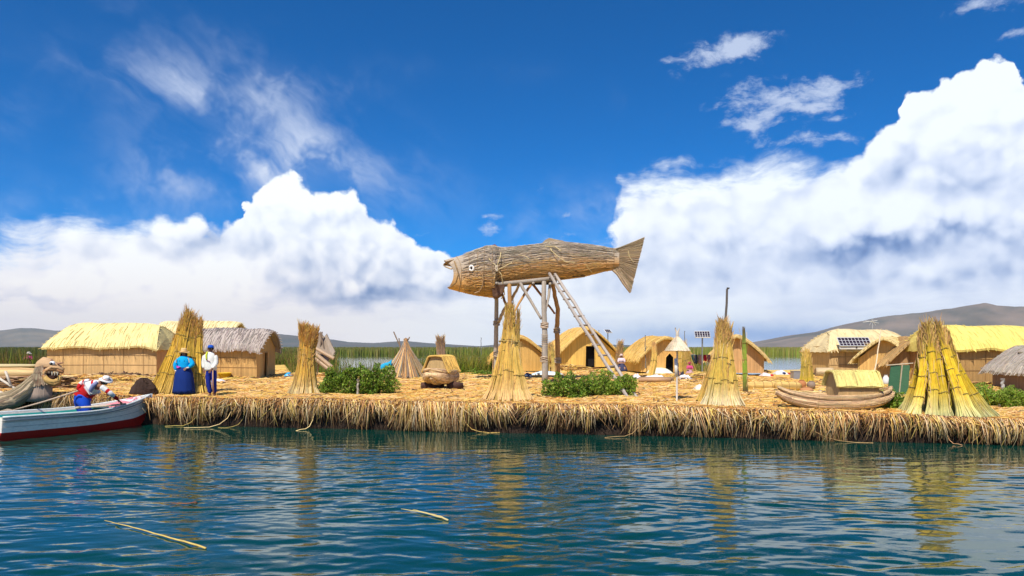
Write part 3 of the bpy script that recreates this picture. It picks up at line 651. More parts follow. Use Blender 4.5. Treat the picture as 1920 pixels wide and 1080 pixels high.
stack('reed_stack', 'tall yellow reed stack leaning behind the woman in blue', 333, 738, 60, 352, 578, 17, 9, (GOLD, (0.86, 0.54, 0.07), (0.56, 0.30, 0.06)), nst=100, fuzz=90, seed=1, r=.010, lean=-0.04, rm=0.13)
stack('reed_stack', 'shaggy orange topped reed stack left of the big round bush', 570, 739, 34, 578, 606, 17, 6, ((0.88, 0.70, 0.38), (0.78, 0.48, 0.09), (0.66, 0.32, 0.06)), nst=120, fuzz=420, seed=2, r=.010, lean=-0.3, rm=0.12, rf=0.27, ties=(0.62,), mid=0.6)
stack('reed_stack', 'neat golden reed cone in front of the fish tower legs', 952, 751, 50, 957, 556, 5, 9, (PALE, (0.80, 0.52, 0.12), (0.55, 0.34, 0.07)), nst=110, fuzz=60, seed=3, r=.010, lean=-.10, rm=0.065, rf=0.25, mid=0.62, ties=(0.3, 0.62), waist=(955, 640, 18))
stack('reed_stack', 'broad pale reed stack with a dark pole rising from its top', 1353, 761, 43, 1360, 590, 10, 8, ((0.95, 0.82, 0.52), (0.84, 0.58, 0.12), (0.50, 0.29, 0.09)), nst=110, fuzz=120, seed=4, r=.010, lean=-.10, rm=0.09, rf=0.27, ties=(0.3, 0.55))
bigst = stack('reed_stack', 'largest yellow green reed stack of thick bundles near the right edge', 1786, 782, 98, 1766, 598, 30, 12, ((0.70, 0.70, 0.36), (0.88, 0.60, 0.04), (0.38, 0.24, 0.06)), nst=120, fuzz=130, seed=5, rm=0.088, rf=0.20, ties=(0.28, 0.5, 0.7), r=0.0095, mid=0.6, lean=-.14)
# pole in the fourth stack
def pole(name, label, p0, p1, r0, r1, col, cat='pole', group=None, mat='wood', knots=0):
    root = thing(name, label, cat, tuple(p0), group); mb = MB(); n = 8
    pts = [Vector(p0).lerp(Vector(p1), i / n) + Vector((rng.normal(0, .012), rng.normal(0, .012), 0)) for i in range(n + 1)]
    mb.tube(pts, np.linspace(r0, r1, n + 1), 8, col, stripes=0.2); mb.build('shaft', M[mat], root)
    cb = MB(); cb.tube([Vector(p1), Vector(p1) + (Vector(p1) - Vector(p0)).normalized() * 0.05], r1 * 1.3, 8, np.array(col) * .6); cb.build('tip', M[mat], root)
    return root
P5 = gy(1352, 756); pole('wooden_pole', 'thin dark pole standing in the top of the broad pale reed stack', (P5.x + 0.12, P5.y + .5, P5.z), tuple(at(1365, 542, P5.y + .5)), 0.05, 0.035, (0.16, 0.13, 0.11))
# leaning sheaves beside the stacks
def lone(label, f, t, rf, rm, rt, n, cols, Y=None, **k):
    p = gy(*f) if Y is None else None; q = at(t[0], t[1], p.y + k.pop('dy', 0.2)); root = thing('reed_sheaf', label, 'reed sheaf', tuple(p), 'single sheaves of reed')
    sheaf(root, (p.x, p.y, p.z - .02), tuple(q), rf, rm, rt, n, cols, **k); return root
lone('orange sheaf leaning against the left foot of the pale stack with the pole', (1312, 754), (1350, 640), .16, .08, .08, 70, (GOLD, (0.58, 0.36, 0.10), TAN), ties=(.4,))
lone('slim dark topped green sheaf standing upright right of the pale stack with the pole', (1398, 737), (1394, 612), .10, .085, .05, 60, ((0.12, 0.05, 0.04), (0.30, 0.42, 0.05), (0.14, 0.09, 0.05)), ties=(.3, .5, .75), mid_t=.3)
lone('short brown tipped sheaf standing behind the golden reed cone', (968, 735), (972, 578), .10, .07, .06, 60, (GOLD, (0.55, 0.36, 0.1), (0.3, 0.18, 0.06)), ties=(.5,), fuzz=30)
lone('bent golden sheaf in front of the small dome hut left of its door', (1218, 712), (1226, 640), .22, .13, .12, 80, (GOLD, GOLD, TAN), ties=(.5,), bend=0.12)
lone('grey brown sheaf with split tops standing behind the small reed boat', (828, 700), (826, 630), .20, .24, .24, 120, (TAN, (0.36, 0.24, 0.16), (0.22, 0.14, 0.1)), ties=(.3,), fuzz=140, fuzz_col=(0.25, 0.16, 0.11), r=.018)
SM = 'small reed stacks among the huts'
stack('reed_stack', 'small yellow stack left of the hut with the roof solar panel', 1512, 716, 15, 1513, 652, 5, 5, (YEL, (0.6, 0.44, 0.09), GOLD), nst=40, fuzz=10, seed=6, rf=.14, rm=.09, group=SM, ties=(.5,))
stack('reed_stack', 'small stack in front of the wall of the solar panel hut behind the boat cabin', 1576, 702, 13, 1574, 652, 7, 4, (YEL, (0.6, 0.44, 0.09), GOLD), nst=40, fuzz=40, seed=7, rf=.16, rm=.1, group=SM, ties=(.5,))
stack('reed_stack', 'small stack standing between the solar panel hut and its right neighbour', 1640, 712, 17, 1636, 645, 9, 5, (YEL, (0.62, 0.46, 0.08), GOLD), nst=45, fuzz=40, seed=8, rf=.16, rm=.1, group=SM, ties=(.5,))
stack('reed_stack', 'hollow stack of leaning sheaves behind the conical parasol', 1291, 706, 22, 1281, 640, 8, 5, (GOLD, (0.62, 0.42, 0.1), GOLD), nst=45, fuzz=50, seed=9, rf=.13, rm=.09, group=SM, ties=(.5,))
stack('reed_stack', 'low skirted stack standing behind the front fish tower legs', 1032, 700, 26, 1031, 640, 7, 6, (PALE, (0.66, 0.48, 0.12), (0.5, 0.32, 0.1)), nst=45, fuzz=20, seed=10, rf=.2, rm=.08, group=SM, ties=(.6,), mid=.5)
stack('reed_stack', 'ragged brown stack with a thin spike beyond the ladder', 1160, 700, 11, 1163, 640, 4, 4, (TAN, (0.45, 0.28, 0.12), (0.3, 0.2, 0.12)), nst=40, fuzz=60, seed=12, rf=.2, rm=.1, group=SM, ties=(.5,))

# teepee of dry reeds over a blue cover
def teepee():
    p = gy(752, 707); Y = p.y; root = thing('reed_shelter', 'pointed grey reed shelter with crossed poles at the back of the island', 'shelter', tuple(p)); mb = MB()
    ap = at(752, 640, Y); n = 420; a = rng.uniform(-0.4 * math.pi, 1.25 * math.pi, n) - 0.5; rB = 1.15; P = np.zeros((n, 4, 3))
    for k, t in enumerate((0, .4, .75, 1.05)):
        P[:, k, 0] = p.x + (ap.x - p.x) * t + rB * 1.05 * np.cos(a) * (1 - t) ** 1.15 * np.sign(1.06 - t) + .25; P[:, k, 1] = Y - .9 * np.sin(a) * (1 - min(t, 1)) ; P[:, k, 2] = p.z - .05 + (ap.z - p.z) * t + 0.05
    P += rng.normal(0, .03, (n, 1, 3)); mb.tubes(P, 0.022, 3, jit(np.array([GREY, PALE, TAN, (0.3, 0.26, 0.2)])[rng.integers(0, 4, n)], n, .3)); mb.build('reed_cover', M['straw'], root)
    for (x0, x1, y1) in ((775, 738, 622), (728, 768, 632), (758, 748, 634)):
        pb = MB(); pb.tube([at(x0, 706, Y), at(x1, y1, Y)], .035, 6, (0.25, 0.18, 0.13)); pb.build('pole', M['wood'], root)
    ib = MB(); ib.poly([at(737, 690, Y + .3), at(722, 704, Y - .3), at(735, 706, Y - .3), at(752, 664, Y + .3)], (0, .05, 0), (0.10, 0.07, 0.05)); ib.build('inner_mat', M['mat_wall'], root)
    cb = MB(); rg = []
    for i in range(7):
        q = i / 6; rg.append([tuple(at(714 + 20 * q, 690 - 9 * q + 1.2 * math.sin(q * 9), Y - .5) + Vector((0, 0.1 * math.cos(a2), (0.16 + .05 * math.sin(q * 8)) * math.sin(a2)))) for a2 in np.linspace(0, 2 * math.pi, 9)[:-1]])
    cb.rings(rg, (0.02, 0.36, 0.62)); o = cb.build('blue_sheet', M['cloth'], None, True); o.name = 'plastic_sheet'; tag(o, 'bright blue sheet at the mouth of the pointed reed shelter', 'sheet')
teepee()

# ------------------------------------------------------------------ huts
def hut(label, cx, cy, L, W, eave, ridge, rz=0.0, hip=0.0, roof_col=(0.68, 0.50, 0.22), wall_col=(0.46, 0.28, 0.13), over=0.28, door=None, g=None, group='reed huts of the village', gable_roof_col=None, fr=260, bow=0.10, end=0.3, thick=0.10, barge=True, seams=True):
    """ridge along local x; door = (side, pos, w, h, pointed) with side in 'front','back','left','right'"""
    gz = g1(cx, cy) if g is None else g; root = thing('reed_hut', label, 'hut', (cx, cy, gz), group, rz); hw = W / 2; wr = ridge - 0.12
    def wall_part(pts2, along, nrm, th=0.07):
        mb = MB(); mb.poly([Vector(along(u, v)) for u, v in pts2], Vector(nrm) * th, jit(np.array([wall_col]), 1, .08)[0]); o = mb.build('wall', M['mat_wall'], root, local=True); return o
    def outline(w, h_l, h_r, apex, d):
        pts = [(-w / 2, 0)]
        if d: x, dw, dh, pt = d; pts += [(x - dw / 2, 0), (x - dw / 2, dh * (.82 if pt else 1))] + ([(x, dh * 1.08)] if pt else []) + [(x + dw / 2, dh * (.82 if pt else 1)), (x + dw / 2, 0)]
        pts += [(w / 2, 0), (w / 2, h_r)] + ([(0, apex)] if apex else []) + [(-w / 2, h_l)]
        return pts
    ds = {door[0]: door[1:]} if door else {}
    wall_part(outline(L, eave, eave, None, ds.get('front')), lambda u, v: (u, -hw, v), (0, 1, 0))
    wall_part(outline(L, eave, eave, None, ds.get('back')), lambda u, v: (u, hw, v), (0, -1, 0))
    ap = wr if hip == 0 else eave + 0.05
    wall_part(outline(W - .15, eave, eave, ap, ds.get('left')), lambda u, v: (-L / 2 + .002, -u, v), (1, 0, 0))
    wall_part(outline(W - .15, eave, eave, ap, ds.get('right')), lambda u, v: (L / 2 - .002, u, v), (-1, 0, 0))
    if seams:            # stitched seams of the reed mats
        sb = MB()
        for q in (0.33, 0.63):
            sb.tube([(-L / 2, -hw - .012, eave * q + rng.normal(0, .01)), (0, -hw - .012, eave * q + .02), (L / 2, -hw - .012, eave * q)], .013, 4, np.array(wall_col) * .62)
        for q in np.arange(-L / 2 + .9, L / 2 - .3, rng.uniform(.95, 1.3)):
            if door and door[0] == 'front' and abs(q - door[1]) < door[2]: continue
            sb.tube([(q, -hw - .01, 0), (q + rng.normal(0, .02), -hw - .01, eave)], .012, 4, np.array(wall_col) * .7)
        sb.build('mat_seam', M['straw'], root, local=True)
    if door:
        side, x, dw, dh, pt = door; fb = MB(); o3 = {'front': lambda u, v: (u, -hw - .03, v), 'back': lambda u, v: (u, hw + .03, v), 'left': lambda u, v: (-L / 2 - .03, -u, v), 'right': lambda u, v: (L / 2 + .03, u, v)}[side]
        seq = [(x - dw / 2, 0), (x - dw / 2, dh * (.82 if pt else 1))] + ([(x, dh * 1.08)] if pt else []) + [(x + dw / 2, dh * (.82 if pt else 1)), (x + dw / 2, 0)]
        fb.tube([o3(*q) for q in seq], .03, 6, np.array(wall_col) * 1.1); fb.build('door_frame', M['straw'], root, local=True)
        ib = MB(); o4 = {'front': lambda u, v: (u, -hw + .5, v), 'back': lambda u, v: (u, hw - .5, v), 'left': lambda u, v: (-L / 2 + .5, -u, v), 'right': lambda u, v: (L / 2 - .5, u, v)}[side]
        ib.poly([o4(x - dw, .02), o4(x - dw, dh), o4(x + dw, dh), o4(x + dw, .02)], {'front': (0, .03, 0), 'back': (0, -.03, 0), 'left': (.03, 0, 0), 'right': (-.03, 0, 0)}[side], (.012, .01, .012)); ib.build('doorway_shade', M['cloth'], root, local=True)  # near-black panel painted as the shaded inside behind the door opening
    # roof: a thick shell sagging over the ridge; ends pulled in for a hip
    nx, m = 40, 19; us = np.linspace(-1, 1, nx); S = np.linspace(-1, 1, m); he = hw + over; ph = rng.uniform(0, 9)
    def shell(dz, sh, er):
        rows = []
        for u in us:
            row = []
            for s_ in S:
                a = abs(s_); y = s_ * (he - sh); z = ridge - (ridge - eave + 0.10) * (a ** 1.12 if a < 1 else 1) ; z += bow * math.sin(math.pi * min(a, 1)) * 0.9
                z -= 0.05 * (1 - min(1, a * 6)) ; z -= 0.16 * max(0, a - .9) / .1 * 0.5
                hx = L / 2 + end - sh; pull = hip * (1 - a) if hip else 0.05 * math.sin(a * 5 + ph)
                x = u * (hx - pull)
                w = 0.05 * (float(vn(x * 1.3 + ph, s_ * 2 + 7)) - .5) * 2 + er * 0.04 * (float(vn(x * 5 + ph, 3.3)) - .5) * (a > .95)
                zz = z + w * 0.8 + dz - (0.12 * abs(u) ** 8) + (er * 0.12 * (float(vn(x * .9 + ph, 11.)) - .5) * a ** 4)
                row.append((x, y, zz))
            rows.append(row)
        return np.array(rows)
    top = shell(0, 0, 1); bot = shell(-thick, 0.03, 1); mb = MB()
    prof = np.concatenate([top, bot[:, ::-1]], 1)          # closed section
    nc = np.array(roof_col) * (1 + .10 * (fbm(prof[..., 0] * 3 + ph, prof[..., 1] * 1.2, 3)[..., None] - .5) * 2)
    mb.rings(prof, nc.reshape(-1, 3))
    if hip:
        for e in (-1, 1):
            row = top[-1 if e > 0 else 0] - np.array([0, 0, thick * .5]); lowr = row.copy(); lowr[:, 2] = row[[0, -1], 2].mean() + .02 * np.sin(row[:, 1] * 9); lowr[:, 0] = row[[0, -1], 0].mean()
            mid_ = (row + lowr) / 2 + np.array([e * .06, 0, 0]); back_ = lowr - np.array([e * .08, 0, 0]); mb.rings(np.array([row, mid_, lowr, back_]), np.array(roof_col) * .95, closed=False, caps=False)
    # loose reed ends over the shell, eaves and gables
    n = int(fr * 2.2); u = rng.uniform(-1, 1, n); sgn = rng.choice([-1, 1], n); a0 = rng.uniform(0.0, .95, n); a0[: n // 3] = rng.uniform(.86, .96, n // 3); P = np.zeros((n, 4, 3)); ln = rng.uniform(.08, .35, n)
    for k in range(4):
        a = a0 + ln * k / 3; ui = np.clip((u + 1) / 2 * (nx - 1), 0, nx - 1.001); i0 = ui.astype(int); f = (ui - i0)[:, None]; sv = np.clip((sgn * np.minimum(a, 1) + 1) / 2 * (m - 1), 0, m - 1.001); j0 = sv.astype(int); g_ = (sv - j0)[:, None]
        q = (top[i0, j0] * (1 - f) + top[i0 + 1, j0] * f) * (1 - g_) + (top[i0, j0 + 1] * (1 - f) + top[i0 + 1, j0 + 1] * f) * g_
        ex = np.maximum(a - 1, 0)[:, None]; q = q + np.stack([0 * u, sgn * ex[:, 0] * he * .35, -ex[:, 0] * he * .40], -1); q[:, 2] += 0.012 + 0.02 * rng.random(n) * (k in (1, 2)); P[:, k] = q + np.stack([rng.normal(0, .008, n) * k, 0 * u, 0 * u], -1)
    mb.tubes(P, rng.uniform(.008, .016, n), 3, jit(np.array([roof_col, np.array(roof_col) * .85, np.array(roof_col) * 1.12]).clip(0, .9)[rng.integers(0, 3, n)], n, .22))
    # ragged rim at both gables
    if fr:
        n = fr; u = rng.choice([-1, 1], n); sv = rng.uniform(-1, 1, n); j = ((sv + 1) / 2 * (m - 1)).astype(int).clip(0, m - 2); b = np.where(u[:, None] > 0, top[-1, j], top[0, j]); P = np.zeros((n, 3, 3)); l = rng.uniform(.03, .16, n)
        for k in range(3): P[:, k] = b + np.stack([u * l * k / 2, sv * .03 * k, -.02 - .03 * k * rng.random(n)], -1)
        mb.tubes(P, .012, 3, jit(np.array([roof_col]), n, .3) if False else jit(np.repeat(np.array([roof_col]), n, 0), n, .3))
    mb.build('roof', M['thatch_down'], root, local=True, smooth=False)
    if barge and hip == 0:
        for e in (-1, 1):
            bb = MB(); ed = top[-1 if e > 0 else 0]; pts = ed[1:-1] - np.array([0, 0, thick * .6]) + np.array([e * -0.02, 0, 0]); bb.tube(pts, .07, 7, np.array(roof_col) * .8, stripes=.3); bb.build('barge_roll', M['bundle'], root, local=True)
    # bank of straw packed at the foot of the wall
    k = 160; P = np.zeros((k, 3, 3)); xx = rng.uniform(-L / 2, L / 2, k); yy = -hw - rng.uniform(0, .35, k); l = rng.uniform(.2, .7, k); an = rng.normal(0, .35, k)
    for q_, t in enumerate((-.5, 0, .5)): P[:, q_] = np.stack([xx + np.cos(an) * l * t, yy + np.sin(an) * l * t, .02 + .10 * rng.random(k) * (1 - 2 * (np.abs(yy) - hw))], -1)
    fb = MB(); fb.tubes(P, .016, 3, jit(np.array([TAN, GOLD, DARK, (0.3, .15, .08)])[rng.integers(0, 4, k)], k, .3)); fb.build('straw_footing', M['straw'], root, local=True)
    return root
BR = (0.70, 0.55, 0.25)
hut('long reed hut with clean straw roof and no door at the far left', -22.45, 41.6, 6.0, 3.2, 1.74, 2.98, 0.0, hip=.7, roof_col=(0.84, 0.68, 0.30), wall_col=(0.62, 0.37, 0.17), g=1.02, bow=.10, end=.15, fr=110)
hut('reed hut with shaggy grey roof behind the man in white', X(445, 38.6) - .35, 38.6, 3.75, 2.9, 1.62, 2.62, 0.0, roof_col=(0.50, 0.42, 0.37), wall_col=(0.62, 0.35, 0.13), door=('right', -.1, .55, 1.3, False), g=1.0, fr=500, bow=.16)
hut('pale roofed hut mostly hidden behind the grey roofed hut', X(372, 50), 50.5, 5.0, 3.2, 1.9, 3.3, R(-4), roof_col=(0.84, 0.68, 0.36), g=1.15)
hut('gabled hut half hidden by the golden reed cone', X(972, 45), 46.0, 3.6, 3.4, .75, 2.25, R(94), roof_col=(0.76, 0.48, 0.14), wall_col=(0.72, 0.44, 0.13), g=1.13)
hut('large gabled hut with a tall dark doorway seen through the ladder', X(1090, 51), 52.6, 4.6, 3.9, 1.05, 2.85, R(100), roof_col=(0.78, 0.52, 0.17), wall_col=(0.76, 0.48, 0.14), door=('left', .15, .66, 1.45, False), g=1.2, end=.5)
hut('small domed hut with a pointed black doorway behind the parasol', X(1238, 44), 45.2, 3.4, 3.1, .9, 2.2, R(97), roof_col=(0.76, 0.50, 0.16), wall_col=(0.74, 0.45, 0.13), door=('left', .25, .5, 1.05, True), g=1.1, end=.4, bow=.2)
hut('gabled hut behind the pale reed stack with the pole', X(1392, 43), 44.2, 3.6, 3.0, .95, 2.3, R(74), roof_col=(0.76, 0.54, 0.22), wall_col=(0.60, 0.38, 0.16), g=1.08, end=.45)
hut8 = hut('wide hut with a framed solar panel on its front eave', X(1600, 42.2) + .6, 42.8, 5.0, 3.2, 1.52, 2.6, R(2), hip=1.0, end=.2, fr=120, roof_col=(0.78, 0.62, 0.34), wall_col=(0.62, 0.40, 0.18), door=('front', -.45, .34, 1.35, False), g=1.06)
hut('gabled hut with a dark doorway behind the cabin boat', X(1690, 37.5), 38.4, 3.3, 2.6, 1.0, 2.15, R(52), roof_col=(0.76, 0.58, 0.26), wall_col=(0.66, 0.43, 0.15), door=('left', .2, .5, 1.2, False), g=1.02, end=.4)
hut('rounded brown hut half hidden by the largest reed stack', X(1728, 36), 37.4, 3.0, 2.4, .9, 2.2, R(78), roof_col=(0.52, 0.33, 0.14), wall_col=(0.42, 0.26, 0.12), g=.98, end=.4)
hut('long hut with bright yellow roof at the right behind the largest stack', X(1840, 34.3), 34.6, 5.0, 3.0, 1.72, 2.72, R(-3), roof_col=(0.86, 0.68, 0.18), wall_col=(0.42, 0.23, 0.09), g=.93, hip=.25, fr=120, end=.2)
hut('dark open hut with a curved grey roof cut by the right edge', X(2003, 27.5), 28.9, 2.6, 2.2, .95, 1.9, R(88), roof_col=(0.46, 0.40, 0.34), wall_col=(0.30, 0.20, 0.11), g=.82, end=.35, door=('left', -.1, .9, 1.4, False))

# A-frame of rolled mats left of the bush
def aframe():
    p = gy(607, 706); root = thing('mat_shelter', 'small leaning shelter of grey and brown reed mats behind the shaggy stack', 'shelter', tuple(p)); Y = p.y
    for (a, b, c, d, col) in (((590, 655), (612, 626), (628, 660), (606, 690), (0.40, 0.32, 0.25)), ((586, 640), (600, 622), (628, 664), (612, 676), (0.35, 0.27, 0.20))):
        mb = MB(); mb.poly([at(*a, Y), at(*b, Y + .3), at(*c, Y), at(*d, Y - .3)], (0, .12, .02), col); mb.build('reed_mat', M['thatch_down'], root)
    for (a, b) in (((588, 660), (622, 688)), ((586, 650), (626, 672)), ((590, 672), (618, 694))):
        mb = MB(); mb.tube([at(*a, Y - .35), at(*b, Y - .45)], .10, 8, (0.50, 0.36, 0.24), stripes=.3); mb.build('mat_roll', M['bundle'], root)
    for (a, b) in (((594, 706), (604, 622)), ((622, 706), (600, 624))):
        mb = MB(); mb.tube([at(*a, Y), at(*b, Y)], .04, 6, (0.25, 0.18, 0.13)); mb.build('pole', M['wood'], root)
aframe()

# solar panels --------------------------------------------------------------
def solar_panel(name, label, c, w, h, tilt, rz, cols=8, rows=3, poleb=None, group='solar panels'):
    root = thing(name, label, 'solar panel', tuple(c), group); Mx = Matrix.Rotation(rz, 3, 'Z') @ Matrix.Rotation(tilt, 3, 'X')
    def q(x, y, z): return Vector(c) + Mx @ Vector((x, y, z))
    fb = MB()
    for (x0, y0, x1, y1) in ((-w / 2, -h / 2, w / 2, -h / 2), (w / 2, -h / 2, w / 2, h / 2), (w / 2, h / 2, -w / 2, h / 2), (-w / 2, h / 2, -w / 2, -h / 2)):
        fb.tube([q(x0, y0, 0), q(x1, y1, 0)], .03, 4, (.78, .78, .76))
    fb.build('frame', M['metal'], root)
    bb = MB(); bb.poly([q(-w / 2, -h / 2, -.02), q(w / 2, -h / 2, -.02), q(w / 2, h / 2, -.02), q(-w / 2, h / 2, -.02)], Mx @ Vector((0, 0, .015)), (.70, .70, .72)); bb.build('backing', M['plastic'], root)
    cb = MB()
    for i in range(cols):
        for j in range(rows):
            x = -w / 2 + w * (i + .5) / cols; y = -h / 2 + h * (j + .5) / rows; a = w / cols * .42; b = h / rows * .42
            cb.poly([q(x - a, y - b, .004), q(x + a, y - b, .004), q(x + a, y + b, .004), q(x - a, y + b, .004)], Mx @ Vector((0, 0, .006)), (.035, .02, .03))
    cb.build('cells', M['glassy'], root)
    if poleb:
        pb = MB(); pb.tube([Vector(poleb), q(0, 0, -.03)], .04, 8, (.33, .34, .33)); pb.build('pole', M['metal'], root)
    return root
c = at(1602, 641, 40.6); solar_panel('solar_panel', 'white framed solar panel lying on the front eave of the wide hut', c, 1.75, .62, R(48), R(1), 9, 3)
hb = MB(); cc = at(1603, 651, 40.45); 
o = thing('control_box', 'thin white shelf board under the solar panel on the hut eave', 'board', tuple(cc)); hb.box(cc, (1.7, .04, .22), col=(.78, .74, .66)); hb.build('board', M['paint'], o)
b2 = MB(); b2.box(cc + Vector((.08, -.03, 0)), (.07, .03, .11), col=(.04, .03, .03)); b2.build('switch', M['plastic'], o)
c = at(1317, 627, 40); solar_panel('solar_panel', 'solar panel on a grey post above the washing line', c, .80, .55, R(38), R(-8), 6, 3, (c.x, 40.05, g1(c.x, 40)))
c = at(1140, 621, 56); solar_panel('solar_panel', 'tiny far solar panel on a thin post beyond the ladder', c, .55, .4, R(36), R(30), 3, 2, (c.x, 56.05, 1.1))
c2 = c + Vector((.6, .1, -.12));
# masts
for (px, yb, yt, Y, lab) in ((1210, 690, 630, 43, 'thin grey mast left of the small domed hut'), (1123, 690, 620, 54, 'thin dark mast behind the large gabled hut'), (1284, 690, 622, 46, 'thin mast behind the hollow reed stack'), (902, 668, 634, 56, 'far thin mast standing in the green reeds')):
    pole('mast', lab, tuple(at(px, yb, Y)), tuple(at(px, yt, Y)), .03, .02, (.22, .2, .18), 'mast', 'thin masts', 'wood')
pole('bamboo_pole', 'pale leaning pole in front of the gabled hut behind the cabin boat', tuple(gy(1636, 722)), tuple(at(1652, 618, 36)), .035, .025, (.66, .52, .34), 'pole')
# antenna on hut roof
ar = thing('antenna', 'spiky rooftop antenna on the wide hut', 'antenna', tuple(at(1636, 612, 43)))
ab = MB(); ab.tube([at(1636, 616, 43), at(1636, 600, 43)], .02, 6, (.6, .6, .58)); ab.build('mast', M['metal'], ar)
for (a, b) in (((1618, 604), (1645, 601)), ((1622, 601), (1648, 606)), ((1630, 610), (1637, 598)), ((1642, 610), (1634, 599))):
    ab = MB(); ab.tube([at(*a, 43), at(*b, 42.9)], .014, 5, (.7, .7, .68)); ab.build('rod', M['metal'], ar)

# washing line ---------------------------------------------------------------
def washing():
    a = at(1293, 664, 41); b = at(1336, 665, 41); root = thing('washing_line', 'line strung between two sticks behind the pale reed stack', 'washing line', (a.x, 41, g1(a.x, 41))); lb = MB()
    lb.tube([a, a.lerp(b, .5) - Vector((0, 0, .05)), b], .008, 4, (.5, .5, .48)); lb.build('line', M['cloth'], root)
    for p in (a, b): s = MB(); s.tube([Vector((p.x, 41, g1(p.x, 41) - .1)), p + Vector((0, 0, .08))], .025, 6, (.3, .22, .14)); s.build('stick', M['wood'], root)
    for (x0, x1, h, col, lab, cat) in ((1295, 1301, 15, (.02, .06, .06), 'dark green trousers hanging on the washing line', 'trousers'), (1302, 1308, 17, (.03, .03, .05), 'black trousers hanging on the washing line', 'trousers'), (1309, 1317, 18, (.60, .32, .22), 'pinkish cloth hanging on the washing line', 'cloth'), (1319, 1325, 12, (.65, .02, .03), 'bright red shirt hanging on the washing line', 'shirt'), (1326, 1332, 14, (.40, .16, .14), 'dull red cloth at the end of the washing line', 'cloth')):
        mb = MB(); rows = []
        for i in range(6):
            t = i / 5; rows.append([tuple(at(x0 + (x1 - x0) * u, 665 + h * t * (1 - .08 * math.sin(u * 9)), 40.95) + Vector((0, .04 * math.sin(u * 9 + t * 3), 0))) for u in np.linspace(0, 1, 7)] + [tuple(at(x0 + (x1 - x0) * u, 665 + h * t * (1 - .08 * math.sin(u * 9)), 40.97) + Vector((0, .04 * math.sin(u * 9 + t * 3) + .02, 0))) for u in np.linspace(1, 0, 7)])
        mb.rings(rows, col); tag(mb.build('hanging_cloth' if cat == 'cloth' else cat, M['cloth'], None, True), lab, cat, 'clothes on the washing line')
washing()

